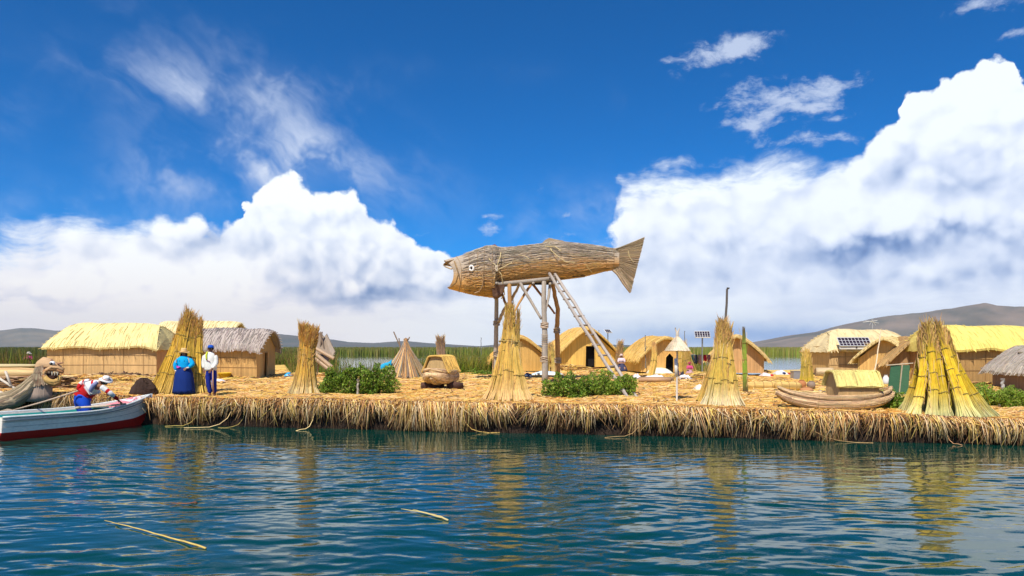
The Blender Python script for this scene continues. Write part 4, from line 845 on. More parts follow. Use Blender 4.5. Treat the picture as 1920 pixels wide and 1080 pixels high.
# ------------------------------------------------------------------ the fish on its tower
def fish():
    Y = 35.0; root = thing('fish_sculpture', 'giant woven reed fish with an open mouth standing on the wooden tower', 'fish sculpture', tuple(at(1000, 520, Y)))
    top = [(850, 489), (870, 480), (890, 470), (910, 463), (925, 461), (940, 466), (960, 464), (990, 461), (1015, 458), (1035, 455), (1060, 455), (1100, 459), (1135, 464), (1160, 469)]
    bot = [(850, 541), (870, 548), (890, 552), (910, 555), (928, 557), (934, 534), (960, 529), (990, 526), (1015, 523), (1035, 522), (1060, 522), (1100, 516), (1135, 507), (1160, 504)]
    bx = np.concatenate([np.arange(852, 926, 3), [928, 931, 934], np.arange(940, 1163, 5)]); ty = np.interp(bx, *zip(*top)); by = np.interp(bx, *zip(*bot)); nA = 28
    th = np.linspace(0, 2 * np.pi, nA, endpoint=False); rows = []; cols = []
    for i, x in enumerate(bx):
        c = at(x, (ty[i] + by[i]) / 2, Y); hh = (by[i] - ty[i]) / 2 / 1371 * Y; hw = hh * np.interp(x, [850, 930, 1030, 1162], [.75, .78, .85, .5]); r = []
        for a in th:
            sx = math.cos(a); sz = math.sin(a); dx = 0
            if i < 12: dx = ((abs(sz) ** 2) * (-.5 if sz > 0 else -.28) * (1 - i / 12))
            r.append((c.x + dx, c.y - hw * sx * (1 if abs(sx) < .9 else .98), c.z + hh * np.sign(sz) * abs(sz) ** .85))
            k = np.clip((sz + .38) * 1.8 + .5 * (rng.random() - .5), 0, 1); cols.append(lerp((0.74, 0.42, 0.15), (0.46, 0.37, 0.28), k))
        rows.append(r)
    rows = np.array(rows); inner = rows[:6, :, :].copy(); cen = inner.mean(1, keepdims=True); inner = cen + (inner - cen) * np.array([1, .9, .93]); inner[:, :, 0] = rows[:6, :, 0]
    mb = MB(); mb.rings(rows, np.array(cols), caps=False); mb.F.append((np.arange(nA) + (len(bx) - 1) * nA)[None]);
    ii = inner[::-1]; n0 = mb.n; mb.rings(ii, np.array((0.30, 0.18, 0.08)), caps=False); n1_ = n0 + 5 * nA; j = np.arange(nA); j2 = (j + 1) % nA
    mb.F.append(np.stack([n1_ + j, n1_ + j2, j2, j], -1)); mb.F.append((n0 + np.arange(nA))[None]); C = np.vstack(mb.C)
    # laid stems over the skin
    n = 2600; i0 = rng.integers(0, len(bx) - 8, n); ln = rng.integers(4, 10, n); a = rng.uniform(0, nA, n); K = 5; P = np.zeros((n, K, 3)); aj = a.astype(int); fa = (a - aj)[:, None]; cc = rng.random((n, K))
    ctr = rows.mean(1)
    for k in range(K):
        f = np.minimum(i0 + ln * k / (K - 1), len(bx) - 1.001); fi = f.astype(int); ff = (f - fi)[:, None]
        q = (rows[fi, aj] * (1 - fa) + rows[fi, (aj + 1) % nA] * fa) * (1 - ff) + (rows[fi + 1, aj] * (1 - fa) + rows[fi + 1, (aj + 1) % nA] * fa) * ff; cq = ctr[fi] * (1 - ff) + ctr[fi + 1] * ff
        d = q - cq; d /= np.linalg.norm(d, axis=1, keepdims=True); P[:, k] = q + d * (.015 + .03 * rng.random((n, 1))) + rng.normal(0, .008, (n, 3))
    sz = np.sin(a / nA * 2 * np.pi); w = np.clip((sz + .36) * 2 + rng.normal(0, .3, n), 0, 1)[:, None]; c = lerp(np.array([(0.78, 0.46, 0.17)]), np.array([(0.52, 0.43, 0.33)]), w)
    dk = rng.random(n) < .10; c[dk] *= .6; lt = rng.random(n) < .12; c[lt] *= 1.35
    keep = P[:, 0, 0] > X(866, Y); mb.tubes(P[keep], .012, 3, jit(c[keep], keep.sum(), .15)); mb.build('body', M['thatch_along'], root)
    # rib hoops
    hb = MB()
    for x in list(range(868, 925, 14)) + list(range(946, 1160, 17)):
        i = int(np.argmin(abs(bx - x))); r = rows[i]; cn = r.mean(0); hb.tube([cn + (q - cn) * 1.025 for q in r] + [cn + (r[0] - cn) * 1.025], .014, 4, (0.34, 0.22, 0.12), caps=False)
    hb.build('rib', M['straw'], root)
    # lip, eye, gill, ropes, dorsal fin
    lb = MB(); lb.tube([at(836, 500, Y - .25), at(832, 497, Y), at(836, 494, Y - .1), at(848, 495, Y - .4), at(855, 500, Y - .45), at(846, 504, Y - .35), at(836, 500, Y - .25)], .05, 6, (0.62, 0.50, 0.36))
    lb.poly([at(832, 497, Y), at(838, 492, Y - .2), at(852, 488, Y - .1), at(856, 494, Y), at(846, 500, Y + .2)], (0, -.25, .02), (0.36, 0.22, 0.1)); lb.build('upper_lip', M['bundle'], root)
    jb = MB(); jb.tube([at(852, 490, Y - .42), at(857, 503, Y - .80), at(859, 516, Y - .9), at(855, 530, Y - .72), at(846, 538, Y - .4), at(840, 539, Y - .1)], .035, 6, (0.35, 0.22, 0.1)); jb.build('mouth_rim', M['bundle'], root)
    Ye = Y - .83; e = at(884, 503, Ye); eb = MB(); t2 = np.linspace(0, 2 * np.pi, 17); eb.tube([e + Vector((.09 * math.cos(a), 0, .11 * math.sin(a))) for a in t2], .05, 8, (.88, .84, .78), caps=False); eb.lathe([(.01, -.03), (.11, -.03), (.11, .0)], (0, 0, 0), 3) if False else None
    eye = eb.build('eye', M['paint'], root, True); pb = MB(); rg = [[e + Vector((.05 * s * math.cos(a), y, .06 * s * math.sin(a))) for a in t2[:-1]] for s, y in ((1, .03), (1, -.03), (.5, -.06))]
    pb.rings(rg, (.02, .015, .015)); _sub(pb, 'pupil', M['glassy'], eye, root, True)
    gb = MB(); gp = [(904, 512), (906, 524), (905, 536), (899, 546), (890, 550)]; gb.tube([at(x, y, Y - .92 + .25 * max(0, (y - 530) / 20)) for x, y in gp], .03, 6, (0.42, 0.26, 0.13)); gb.build('gill', M['bundle'], root)
    def rope(pts, r=.02): rb = MB(); rb.tube([at(x, y, Y - d) for x, y, d in pts], r, 5, (0.72, 0.56, 0.28)); rb.build('rope', M['straw'], root)
    rope([(921, 462, .2), (915, 478, .75), (918, 487, .9), (933, 501, .95)]); rope([(940, 466, .3), (938, 482, .85), (934, 492, .95), (932, 503, .95)]); rope([(932, 503, .95), (940, 515, .9), (943, 532, .7), (946, 552, .3), (940, 560, .1)], .026)
    rope([(960, 492, .95), (945, 500, 1), (934, 505, 1)]); rope([(1030, 456, .3), (1034, 470, .8), (1045, 480, .9), (1060, 491, .92), (1078, 492, .85)]); rope([(1022, 462, .6), (1040, 462, .7), (1052, 470, .8)]); rope([(1096, 492, .75), (1103, 503, .62), (1110, 511, .4)], .016); rope([(972, 478, .85), (985, 480, .88), (992, 486, .9)], .014)
    rb = MB()
    for q in range(5): rb.tube([at(931 + 2 * math.cos(a + q) , 503 + 3 * math.sin(a) + (q - 2) * 1.2, Y - 1.02) for a in np.linspace(0, 6.3, 9)], .022, 5, (0.74, 0.62, 0.46))
    rb.build('knot', M['straw'], root)
    fb = MB(); f0 = [(1014, 458), (1022, 450), (1030, 446), (1040, 449), (1055, 451), (1068, 457)]; fb.poly([at(x, y, Y - .12) for x, y in f0 + [(1060, 462), (1020, 463)]], (0, .24, 0), (0.42, 0.32, 0.21))
    m = 90; q = rng.random(m); P = np.zeros((m, 3, 3))
    for k, t in enumerate((0, .5, 1)): P[:, k] = np.array([tuple(at(1016 + 30 * a + 22 * t, np.interp(1016 + 30 * a + 22 * t, *zip(*f0)) + 3 - b * 3, Y - .12 + .2 * b)) for a, b in zip(q, rng.random(m))])
    fb.tubes(P, .012, 3, jit(np.repeat(np.array([(0.46, 0.36, 0.24)]), m, 0), m, .3)); fb.build('dorsal_fin', M['thatch_along'], root)
    cb = MB(); cb.poly([at(914, 466, Y - .1), at(920, 460, Y - .12), at(928, 458, Y - .1), at(936, 464, Y - .1), at(926, 468, Y - .15)], (0, .2, 0), (.22, .04, .03)); cb.build('crest', M['cloth'], root)
    # tail: thick fan
    tb = MB(); tl = [(1150, 466), (1165, 463), (1185, 455), (1208, 445), (1202, 470), (1193, 505), (1182, 549), (1168, 531), (1158, 515), (1146, 504)]; tb.poly([at(x, y, Y - .13) for x, y in tl], (0, .26, 0), (0.52, 0.38, 0.24))
    m = 420; P = np.zeros((m, 3, 3)); u = rng.random(m); s0 = rng.choice([-.15, .15], m)
    for k, t in enumerate((0, .5, 1)):
        ex = np.interp(u, [0, .25, .62, 1], [1208, 1202, 1193, 1182]); ey = np.interp(u, [0, .25, .62, 1], [445, 470, 505, 549]); bx_ = 1150 + rng.random(m) * 8; byy = 468 + 34 * u; st = rng.random(m) * .3
        tt = st + (1 - st) * t; P[:, k] = np.stack([((bx_ + (ex - bx_) * tt) - 960) / 1371 * Y, Y + s0 + rng.normal(0, .01, m), CAMH - ((byy + (ey - byy) * tt) - HORIZ) / 1371 * Y], -1)
    tb.tubes(P, .013, 3, jit(np.repeat(np.array([(0.48, 0.36, 0.23)]), m, 0), m, .35)); 
    tb.build('tail_fin', M['thatch_along'], root)
    tr = MB(); tr.tube([at(1178, 470, Y - .2), at(1180, 482, Y - .22), at(1188, 492, Y - .2)], .014, 4, (0.72, 0.58, 0.3)); tr.build('rope', M['straw'], root)
    ub = MB(); ub.poly([at(1036, 519, Y - .2), at(1050, 523, Y - .2), at(1098, 517, Y - .2), at(1080, 507, Y - .5), at(1040, 513, Y - .5)], (0, .4, -.03), (0.10, 0.06, 0.04)); ub.build('belly_patch', M['straw'], root)  # dark patch on the underside of the body
fish()

def tower():
    root = thing('wooden_tower', 'weathered pole tower with forked braces carrying the reed fish', 'tower', (X(990, 35), 35, g1(X(990, 35), 35)))
    GW = (0.40, 0.34, 0.28); OW = (0.50, 0.27, 0.10)
    def leg(pts, r, col, name='leg'):
        mb = MB(); P = []
        for i in range(len(pts) - 1):
            for k in range(6): P.append(Vector(pts[i]).lerp(Vector(pts[i + 1]), k / 6) + Vector((rng.normal(0, .012), rng.normal(0, .012), 0)))
        P.append(Vector(pts[-1])); rr = np.interp(np.linspace(0, 1, len(P)), [0, 1], [r * 1.1, r * .8]); mb.tube(P, rr, 9, col, stripes=.25); return mb.build(name, M['wood'], root, True)
    def knot(px, py, Y, r, col=(0.42, 0.33, 0.24)):
        mb = MB(); c = at(px, py, Y)
        for q in range(4): mb.tube([c + Vector(((r + .03) * math.cos(a), (r + .03) * math.sin(a), (q - 1.5) * .05 + .05 * math.sin(a + q))) for a in np.linspace(0, 6.28, 11)], .03, 5, col, stripes=.2, caps=False)
        mb.build('lashing', M['straw'], root)
    leg([at(930, 708, 36.6), at(930, 640, 36.3), at(931, 530, 35.6)], .12, GW); leg([at(1022, 718, 33.2), at(1021, 630, 33.6), at(1020, 528, 34.4)], .135, GW)
    leg([at(1046, 706, 36.8), at(1044, 620, 36.3), at(1046, 580, 36), at(1036, 530, 35.6)], .12, OW); leg([at(958, 722, 33.0), at(957, 620, 33.6), at(955, 532, 34.4)], .12, OW)
    B = 'brace'
    leg([at(935, 604, 35.8), at(946, 580, 35.5), at(960, 560, 35), at(975, 530, 34.6)], .08, (0.52, 0.38, 0.24), B); leg([at(974, 528, 34.4), at(990, 556, 34.2), at(1015, 598, 33.8)], .075, GW, B)
    leg([at(996, 532, 34.8), at(978, 560, 34.6), at(960, 592, 34.0)], .06, OW, B); leg([at(998, 532, 35.4), at(1014, 552, 35.6), at(1040, 588, 36.0)], .06, (0.34, 0.16, 0.07), B)
    leg([at(1032, 528, 34.8), at(1028, 560, 34.4), at(1022, 588, 33.9)], .065, GW, B); leg([at(942, 552, 35.2), at(950, 575, 34.8), at(956, 596, 34)], .06, (0.4, 0.2, 0.09), B)
    leg([at(962, 590, 36.6), at(962, 560, 36.4)], .03, (.3, .3, .3), B)
    bm = MB(); bm.tube([at(922, 534, 34.4), at(985, 528, 34.4), at(1046, 521, 34.4)], .10, 8, GW, stripes=.2); bm.build('beam', M['wood'], root, True)
    bm = MB(); bm.tube([at(922, 536, 35.6), at(985, 531, 35.6), at(1044, 526, 35.6)], .10, 8, (.25, .2, .17), stripes=.2); bm.build('beam', M['wood'], root, True)
    bm = MB(); bm.tube([at(946, 532, 35), at(1032, 532, 35)], .055, 7, (.05, .05, .05)); bm.build('cross_rail', M['wood'], root, True)
    for (x, ya, yb) in ((931, 36, 34), (1000, 35.9, 34.1), (1036, 36, 34)):
        bm = MB(); bm.tube([at(x, 531, yb), at(x, 531 + (36 - ya), ya)], .07, 7, GW); bm.build('cross_rail', M['wood'], root, True)
    hb = MB(); hb.poly([at(922, 534, 34.2), at(924, 556, 34.4), at(930, 557, 34.4), at(942, 550, 34.3), at(946, 534, 34.2)], (0, 1.6, 0), (.16, .09, .06)); hb.build('cradle', M['mat_wall'], root)
    knot(931, 606, 36.0, .12, (.5, .4, .3)); knot(1021, 610, 33.7, .14, (.58, .44, .32)); knot(1044, 620, 36.2, .12); knot(956, 600, 33.8, .12); knot(1020, 674, 33.4, .135, (.55, .42, .3)); knot(1046, 676, 36.6, .12); knot(931, 664, 36.4, .12)
    for q in range(10):
        mb = MB(); c = at(1021.2, 628 + q * 4, 33.55); mb.tube([c + Vector((.15 * math.cos(a), .15 * math.sin(a), 0)) for a in np.linspace(0, 6.28, 11)], .018, 5, (.5, .4, .3), caps=False) if q % 1 == 0 else None; mb.build('lashing', M['straw'], root)
tower()
def ladder():
    b = gy(1188, 746); t1 = at(1033, 517, 34.2); root = thing('ladder', 'long grey pole ladder leaning from the ground up to the fish', 'ladder', tuple(b)); A0, A1_ = b + Vector((-.17, 0, -.03)), t1 + Vector((-.08, 0, .1)); B0, B1 = b + Vector((.14, .2, -.03)), t1 + Vector((.18, .35, .14))
    for (p, q) in ((A0, A1_), (B0, B1)):
        mb = MB(); mb.tube([p.lerp(q, i / 10) + Vector((rng.normal(0, .01), 0, rng.normal(0, .01))) for i in range(11)], np.linspace(.062, .075, 11), 8, (0.44, 0.38, 0.33), stripes=.25); mb.build('rail', M['wood'], root, True)
    for i in range(13):
        t = .05 + .92 * i / 12; p = A0.lerp(A1_, t); q = B0.lerp(B1, t); d = (q - p).normalized(); mb = MB(); mb.tube([p - d * .14, q + d * .10], .04, 7, (0.34, 0.26, 0.20), stripes=.2); mb.build('rung', M['wood'], root, True)
ladder()

# ------------------------------------------------------------------ parasol
def parasol():
    p = gy(1269, 752); Y = p.y; root = thing('reed_parasol', 'conical pale reed parasol on a thin white post', 'parasol', tuple(p)); n = 20
    c = at(1270, 657, Y); R0 = 22.5 / 1371 * Y; h = 28 / 1371 * Y; th = np.arange(28) * 2 * np.pi / 28; rg = []
    for f, z in ((1.0, -.02), (1.01, .0), (.78, .12), (.5, .26), (.28, .36), (.14, .44), (.09, .49), (.02, .5)):
        rg.append([(c.x + R0 * f * math.cos(a) * (1 + .02 * math.sin(5 * a)), Y + R0 * f * math.sin(a), c.z + z) for a in th])
    rg.append([(c.x + R0 * .1 * math.cos(a), Y + R0 * .1 * math.sin(a), c.z + .40) for a in th]); rg.append([(c.x + R0 * .95 * math.cos(a), Y + R0 * .95 * math.sin(a), c.z - .03) for a in th])
    mb = MB(); mb.rings(rg, (.74, .62, .46), caps=False); m = 420; a = rng.uniform(0, 6.28, m); P = np.zeros((m, 4, 3)); s = rng.uniform(.15, .8, m); l = rng.uniform(.2, .5, m)
    for k in range(4):
        f = np.minimum(s + l * k / 3, 1.06); P[:, k] = np.stack([c.x + R0 * f * np.cos(a), Y + R0 * f * np.sin(a), c.z + np.interp(f, [.1, .28, .5, .78, 1, 1.06], [.46, .37, .27, .13, .01, -.03]) + .012], -1)
    mb.tubes(P, .007, 3, jit(np.repeat(np.array([(.76, .64, .47)]), m, 0), m, .2)); mb.build('canopy', M['straw'], root)
    rb = MB(); rb.tube([(c.x + R0 * 1.0 * math.cos(a), Y + R0 * 1.0 * math.sin(a), c.z - .012) for a in np.linspace(0, 6.28, 29)], .016, 5, (.55, .42, .28), caps=False); rb.build('rim_hoop', M['straw'], root)
    pb = MB(); pb.tube([p - Vector((0, 0, .05)), Vector((c.x, Y, c.z + .4))], [.035, .028], 8, (.78, .70, .62)); pb.build('post', M['wood'], root)
    sb = MB(); sb.tube([at(1268, 705, Y), at(1267.5, 672, Y)], .055, 9, (.86, .84, .8)); sb.build('sleeve', M['cloth'], root, True)
    fb = MB(); t = Vector((c.x, Y, c.z + .48)); fb.tube([t, t + Vector((0, 0, .13))], [.06, .045], 8, (.66, .56, .44))
    fb.tube([t + Vector((-.02, 0, .12)), t + Vector((-.07, 0, .24))], [.03, .015], 6, (.66, .56, .44)); fb.tube([t + Vector((.02, 0, .12)), t + Vector((.07, 0, .24))], [.03, .015], 6, (.66, .56, .44)); fb.tube([t + Vector((-.07, 0, .23)), t + Vector((-.05, 0, .26))], .018, 5, (.3, .2, .12)); fb.build('finial', M['straw'], root)
parasol()

# ------------------------------------------------------------------ shrubs
def shrub(name, label, px, py, wpx, top, n, dep=.7, group='green potato like bushes', cols=None, lobes=9, seed=1, fl=0):
    r_ = np.random.default_rng(seed); p = gy(px, py); Y = p.y; W = wpx / 1371 * Y; H = (py - top) / 1371 * Y; root = thing(name, label, 'bush', tuple(p), group)
    cols = cols or ((0.20, 0.34, 0.03), (0.30, 0.46, 0.05), (0.40, 0.52, 0.08), (0.13, 0.23, 0.02), (0.07, 0.12, 0.01)); cx = np.linspace(-.82, .82, lobes) + r_.normal(0, .04, lobes)
    L = [(p.x + W * a, Y + dep * W * r_.uniform(-.35, .35) + .3, p.z + H * r_.uniform(.22, .5) * (1 - .25 * a * a), W / lobes * r_.uniform(1.6, 2.4), H * r_.uniform(.42, .58)) for a in cx]
    L += [(p.x + W * r_.uniform(-.6, .6), Y + .3 - dep * W * .2, p.z + H * .25, W / lobes * 2, H * .3) for _ in range(4)]
    idx = r_.integers(0, len(L), n); Lb = np.array(L)[idx]; d = r_.normal(0, 1, (n, 3)); d /= np.linalg.norm(d, axis=1, keepdims=True); rad = r_.random(n) ** .25
    pos = Lb[:, :3] + d * rad[:, None] * np.stack([Lb[:, 3], Lb[:, 3] * dep * 1.3, Lb[:, 4]], -1); clump = fbm(pos[:, 0] * 5, pos[:, 2] * 5 + pos[:, 1], 3); pos += d * (clump[:, None] - .5) * .55; pos[:, 2] += (fbm(pos[:, 0] * 2.2, pos[:, 1] + 5, 3) - .5) * H * .45 * (pos[:, 2] - p.z) / H
    k = pos[:, 2] > p.z + .02; pos = pos[k]; d = d[k]; n = len(pos); a = r_.normal(0, 1, (n, 3)) + d * .8 + np.array([0, 0, .5]); a /= np.linalg.norm(a, axis=1, keepdims=True); b = np.cross(a, r_.normal(0, 1, (n, 3))); b /= np.linalg.norm(b, axis=1, keepdims=True)
    l = (r_.uniform(.022, .05, n) * (1 + .5 * (r_.random(n) < .1)))[:, None]; nn = np.cross(a, b) * .25
    V = np.stack([pos - a * l, pos + b * l * .45 + nn * l, pos + a * l, pos - b * l * .45 + nn * l], 1); Fq = np.arange(n * 4).reshape(n, 4); c = jit(np.array(cols)[r_.integers(0, len(cols), n)], n, .3, .1); dead = r_.random(n) < .04; c[dead] = (.34, .26, .08)
    mb = MB(); mb.add(V.reshape(-1, 3), Fq, np.repeat(c, 4, 0)); mb.build('foliage', M['leaf'], root)
    m = 60; P = np.zeros((m, 3, 3)); q = np.array(L)[r_.integers(0, len(L), m)]
    for i, t in enumerate((0, .5, 1)): P[:, i] = np.stack([q[:, 0] + r_.normal(0, .08, m) + t * r_.normal(0, .12, m), q[:, 1] + t * r_.normal(0, .1, m), p.z + t * (q[:, 2] - p.z + q[:, 4] * .6)], -1)
    sb = MB(); sb.tubes(P, .01, 3, jit(np.repeat(np.array([(0.10, 0.10, 0.03)]), m, 0), m, .2)); sb.build('stems', M['leaf'], root); return root
shrub('bush', 'big rounded green bush beside the short grey stake', 667, 741, 71, 680, 34000, dep=.6, seed=3, lobes=8)
shrub('bush', 'low green bush under the fish tower left of the ladder foot', 1068, 748, 42, 698, 16000, dep=.8, seed=4, lobes=6)
shrub('bush', 'taller green bush wrapped around the ladder', 1148, 744, 42, 692, 15000, dep=.8, seed=5, lobes=6, cols=((0.24, 0.38, 0.03), (0.33, 0.46, 0.05), (0.42, 0.52, 0.08), (0.13, 0.22, 0.02)))
shrub('bush', 'green weeds between the cabin boat and the largest stack', 1680, 768, 22, 728, 3500, seed=6, lobes=4)
shrub('bush', 'flat spreading green bush in front of the yellow roofed hut', 1885, 764, 62, 722, 14000, dep=.9, seed=7, lobes=8, cols=((0.22, 0.36, 0.03), (0.32, 0.46, 0.05), (0.40, 0.48, 0.08)))
shrub('bush', 'low pale green weeds in front of the reeds left of the tower', 905, 703, 22, 690, 1800, seed=8, lobes=4)

# small posts
def post(label, px, py, tpx, tpy, r, col): p = gy(px, py); return pole('stake', label, (p.x, p.y, p.z - .1), tuple(at(tpx, tpy, p.y)), r, r * .9, col, 'stake', 'short stakes')
post('short grey stake in front of the big round bush', 671, 742, 671, 714, .045, (.36, .32, .26))
post('grey post standing in front of the far right hut', 1880, 735, 1880, 712, .07, (.50, .48, .46))
post('small white peg at the edge of the flat green bush', 1874, 764, 1874, 755, .03, (.8, .8, .78))
post('thick pale post at the right edge of the picture', 1917, 735, 1914, 662, .09, (.46, .38, .26))

# ------------------------------------------------------------------ boats
def cabin_roof(root, c, L, W, h, wall, rz, col=(0.74, 0.58, 0.24)):
    """small arched reed cabin; built in world space round c"""
    Mz = Matrix.Rotation(rz, 3, 'Z'); q = lambda x, y, z: tuple(Vector(c) + Mz @ Vector((x, y, z)))
    prof = [(-W / 2 - .06, wall - .05), (-W / 2, wall + .06), (-W * .30, h - .03), (-W * .22, h), (0, h + .02), (W * .22, h), (W * .30, h - .03), (W / 2, wall + .06), (W / 2 + .06, wall - .05)]
    rows = []
    for u in np.linspace(-1, 1, 16):
        s = L / 2 * u + .03 * math.sin(u * 5); o = [q(s * (1 - .16 * (z - wall) / (h - wall + .01) * (abs(u) > .9)), y, z + .015 * math.sin(u * 7 + y * 3)) for y, z in prof]; i = [q(s, y * .95, z - .05) for y, z in prof[::-1]]; rows.append(o + i)
    mb = MB(); cc = np.array(col) * (1 + .12 * (rng.random((16, 1, 1)) - .5)); mb.rings(rows, np.repeat(cc, len(prof) * 2, 1).reshape(-1, 3) * np.ones((1, 3)))
    n = 260; P = np.zeros((n, 3, 3)); u = rng.uniform(-.97, .97, n); s = rng.uniform(.0, .6, n) ; side = rng.choice([-1, 1], n)
    for k in range(3):
        f = s + .4 * k / 2; y = np.interp(f, [0, .44, .6, 1], [0, W * .22, W * .30, W / 2 + .06]); z = np.interp(f, [0, .44, .6, 1], [h + .02, h, h - .03, wall - .03]) + .015
        P[:, k] = np.array([q(L / 2 * a, b * d, e) for a, b, d, e in zip(u, y, side, z)])
    mb.tubes(P, .009, 3, jit(np.repeat(np.array([col]), n, 0), n, .25)); mb.build('cabin_roof', M['thatch_down'], root)
    wb = MB()
    for sg in (-1, 1): wb.poly([q(-L / 2 + .06, sg * (W / 2 - .05), 0), q(L / 2 - .06, sg * (W / 2 - .05), 0), q(L / 2 - .1, sg * (W / 2 - .05), wall), q(-L / 2 + .1, sg * (W / 2 - .05), wall)], Mz @ Vector((0, -sg * .04, 0)), (.50, .32, .14))
    for e in (-1, 1): wb.poly([q(e * (L / 2 - .08), -W / 2 + .06, 0), q(e * (L / 2 - .08), W / 2 - .06, 0), q(e * (L / 2 - .08), W / 2 - .06, wall), q(e * (L / 2 - .1), W * .22, h - .04), q(e * (L / 2 - .1), -W * .22, h - .04), q(e * (L / 2 - .08), -W / 2 + .06, wall)], Mz @ Vector((-e * .04, 0, 0)), (.56, .38, .17))
    wb.build('cabin_wall', M['mat_wall'], root)
    for e in (-1, 1): hb = MB(); hb.tube([q(e * L / 2 * .98, y, z - .02) for y, z in prof], .035, 6, np.array(col) * .85); hb.build('roof_rim', M['bundle'], root)

def reed_hull(root, c, L, W, r, rz, rise, col=(0.60, 0.42, 0.24), rolls=((-1, 1.0, 0), (1, 1.0, 0)), curl=.0):
    Mz = Matrix.Rotation(rz, 3, 'Z'); n = 26
    for (sy, sc_, up) in rolls:
        mb = MB(); pts = []; rad = []
        for i in range(n + 1):
            u = -1 + 2 * i / n; a = abs(u); y = sy * (W / 2 - r * sc_) * math.sqrt(max(0, 1 - a ** 2.6)); z = r * sc_ + up + rise * a ** 2.6 + curl * max(0, a - .86) / .14
            pts.append(Vector(c) + Mz @ Vector((u * L / 2 * (1 - .015 * (sc_ < 1)), y, z))); rad.append(r * sc_ * (1 - .72 * max(0, (a - .55) / .45) ** 1.6))
        mb.tube(pts, rad, 30, col, stripes=.4); stems_on(mb, pts, rad, col, 260); o = mb.build('hull_roll', M['bundle'], root, True)
        for i in range(3, n - 1, 5):
            tb = MB(); p = pts[i]; t = (pts[i + 1] - pts[i - 1]).normalized(); s = t.cross(Vector((0, 0, 1))).normalized(); u2 = s.cross(t); R1 = rad[i] + .006
            tb.tube([p + R1 * (math.cos(a) * s + math.sin(a) * u2) for a in np.linspace(0, 6.2832, 17)], .009, 4, (0.45, 0.33, 0.17), caps=False); _sub(tb, 'binding', M['straw'], o, root)

def small_boat():
    p = gy(826, 730); Y = p.y; sc1 = Y / 1371; c = Vector((p.x, Y + .3, p.z)); root = thing('reed_boat', 'small round reed boat with a straw cabin resting on dark logs', 'boat', tuple(c), 'reed boats'); rz = R(70)
    for (dx, dy) in ((-.55, -.15), (.12, -.35), (.62, .1)): pass
    reed_hull(root, c + Vector((0, 0, .22)), 1.9, 1.15, .25, rz, .14, (0.80, 0.53, 0.30), rolls=((-1, 1, 0), (1, 1, 0), (0, .8, -.06), (-1.03, .40, .36), (1.03, .40, .36)))
    cabin_roof(root, c + Vector((0, .0, .55)), 1.15, 1.05, .78, .20, rz, (0.80, 0.50, 0.13))
    for lab, x0, x1 in (('dark log under the left side of the small reed boat', -.78, .1), ('dark log under the right side of the small reed boat', .25, .85)):
        o = thing('log', lab, 'log', (c.x + (x0 + x1) / 2, c.y - .2, c.z), 'dark logs propping the small reed boat'); mb = MB()
        mb.tube([Vector((c.x + x0, c.y - .25, c.z + .12)), Vector(((2 * c.x + x0 + x1) / 2, c.y - .18, c.z + .14)), Vector((c.x + x1, c.y - .05, c.z + .12))], [.15, .17, .14], 10, (.10, .05, .035), stripes=.4); mb.build('bark', M['wood'], o, True)
        eb = MB(); eb.tube([Vector((c.x + x0 - .01, c.y - .25, c.z + .12)), Vector((c.x + x0 + .02, c.y - .25, c.z + .12))], .12, 10, (.3, .2, .12)); eb.build('cut_end', M['wood'], o)
small_boat()
def big_boat():
    p = gy(1565, 769); Y = p.y + .35; c = Vector((X(1565, Y), Y, g1(X(1565, Y), Y) + .02)); root = thing('reed_boat', 'long low reed boat with a yellow straw cabin at the front edge', 'boat', tuple(c), 'reed boats'); L = 214 / 1371 * Y
    reed_hull(root, c, L, 1.10, .18, R(-2), .25, (0.76, 0.52, 0.29), rolls=((-1, 1, 0), (1, 1, 0), (0, .9, 0), (-1.02, .42, .28), (1.02, .42, .28)), curl=.06)
    cabin_roof(root, c + Vector((.50 * L / 3.3, .0, .34)), 1.35, 1.05, .80, .42, R(-2), (0.84, 0.70, 0.24))
big_boat()
def left_bundles():
    Y = 31.0; c = at(-20, 716, Y); root = thing('reed_boat', 'long orange reed boat hull lying at the far left behind the animal headed prow', 'boat', tuple(c), 'reed boats')
    for (yy, z0, r, L0, L1, col) in ((0, 1.45, .20, -3.4, 2.1, (0.70, 0.48, 0.22)), (0, 1.78, .085, -3.4, 2.15, (0.74, 0.60, 0.32)), (.6, 1.5, .2, -3.4, 2.0, (0.66, 0.42, 0.2)), (.3, 1.2, .2, -3.4, 1.8, (0.58, 0.33, 0.16))):
        mb = MB(); mb.tube([(c.x + x, Y + yy, z0 + .05 * (x / 3) ** 2) for x in np.linspace(L0, L1, 14)], np.interp(np.linspace(0, 1, 14), [0, .8, 1], [r, r, r * .6]), 18, col, stripes=.3); mb.build('hull_roll', M['bundle'], root, True)
    o = thing('reed_pile', 'layered brown cut reeds piled under the orange hull at the far left', 'reed pile', tuple(at(45, 722, 30)))
    mb = MB(); n = 500; x = rng.uniform(-1.9, 1.6, n); z = rng.uniform(-.45, .12, n); P = np.zeros((n, 3, 3)); q = at(45, 712, 29.8)
    for k, t in enumerate((-.6, 0, .6)): P[:, k] = np.stack([q.x + x + t, q.y - .1 + .3 * rng.random(n) - z * .4, q.z + z + rng.normal(0, .02, n)], -1)
    mb.tubes(P, .02, 3, jit(np.array([(.34, .2, .12), (.46, .3, .17), DARK, (.55, .36, .18)])[rng.integers(0, 4, n)], n, .3)); mb.build('reed_layers', M['straw'], o)
left_bundles()

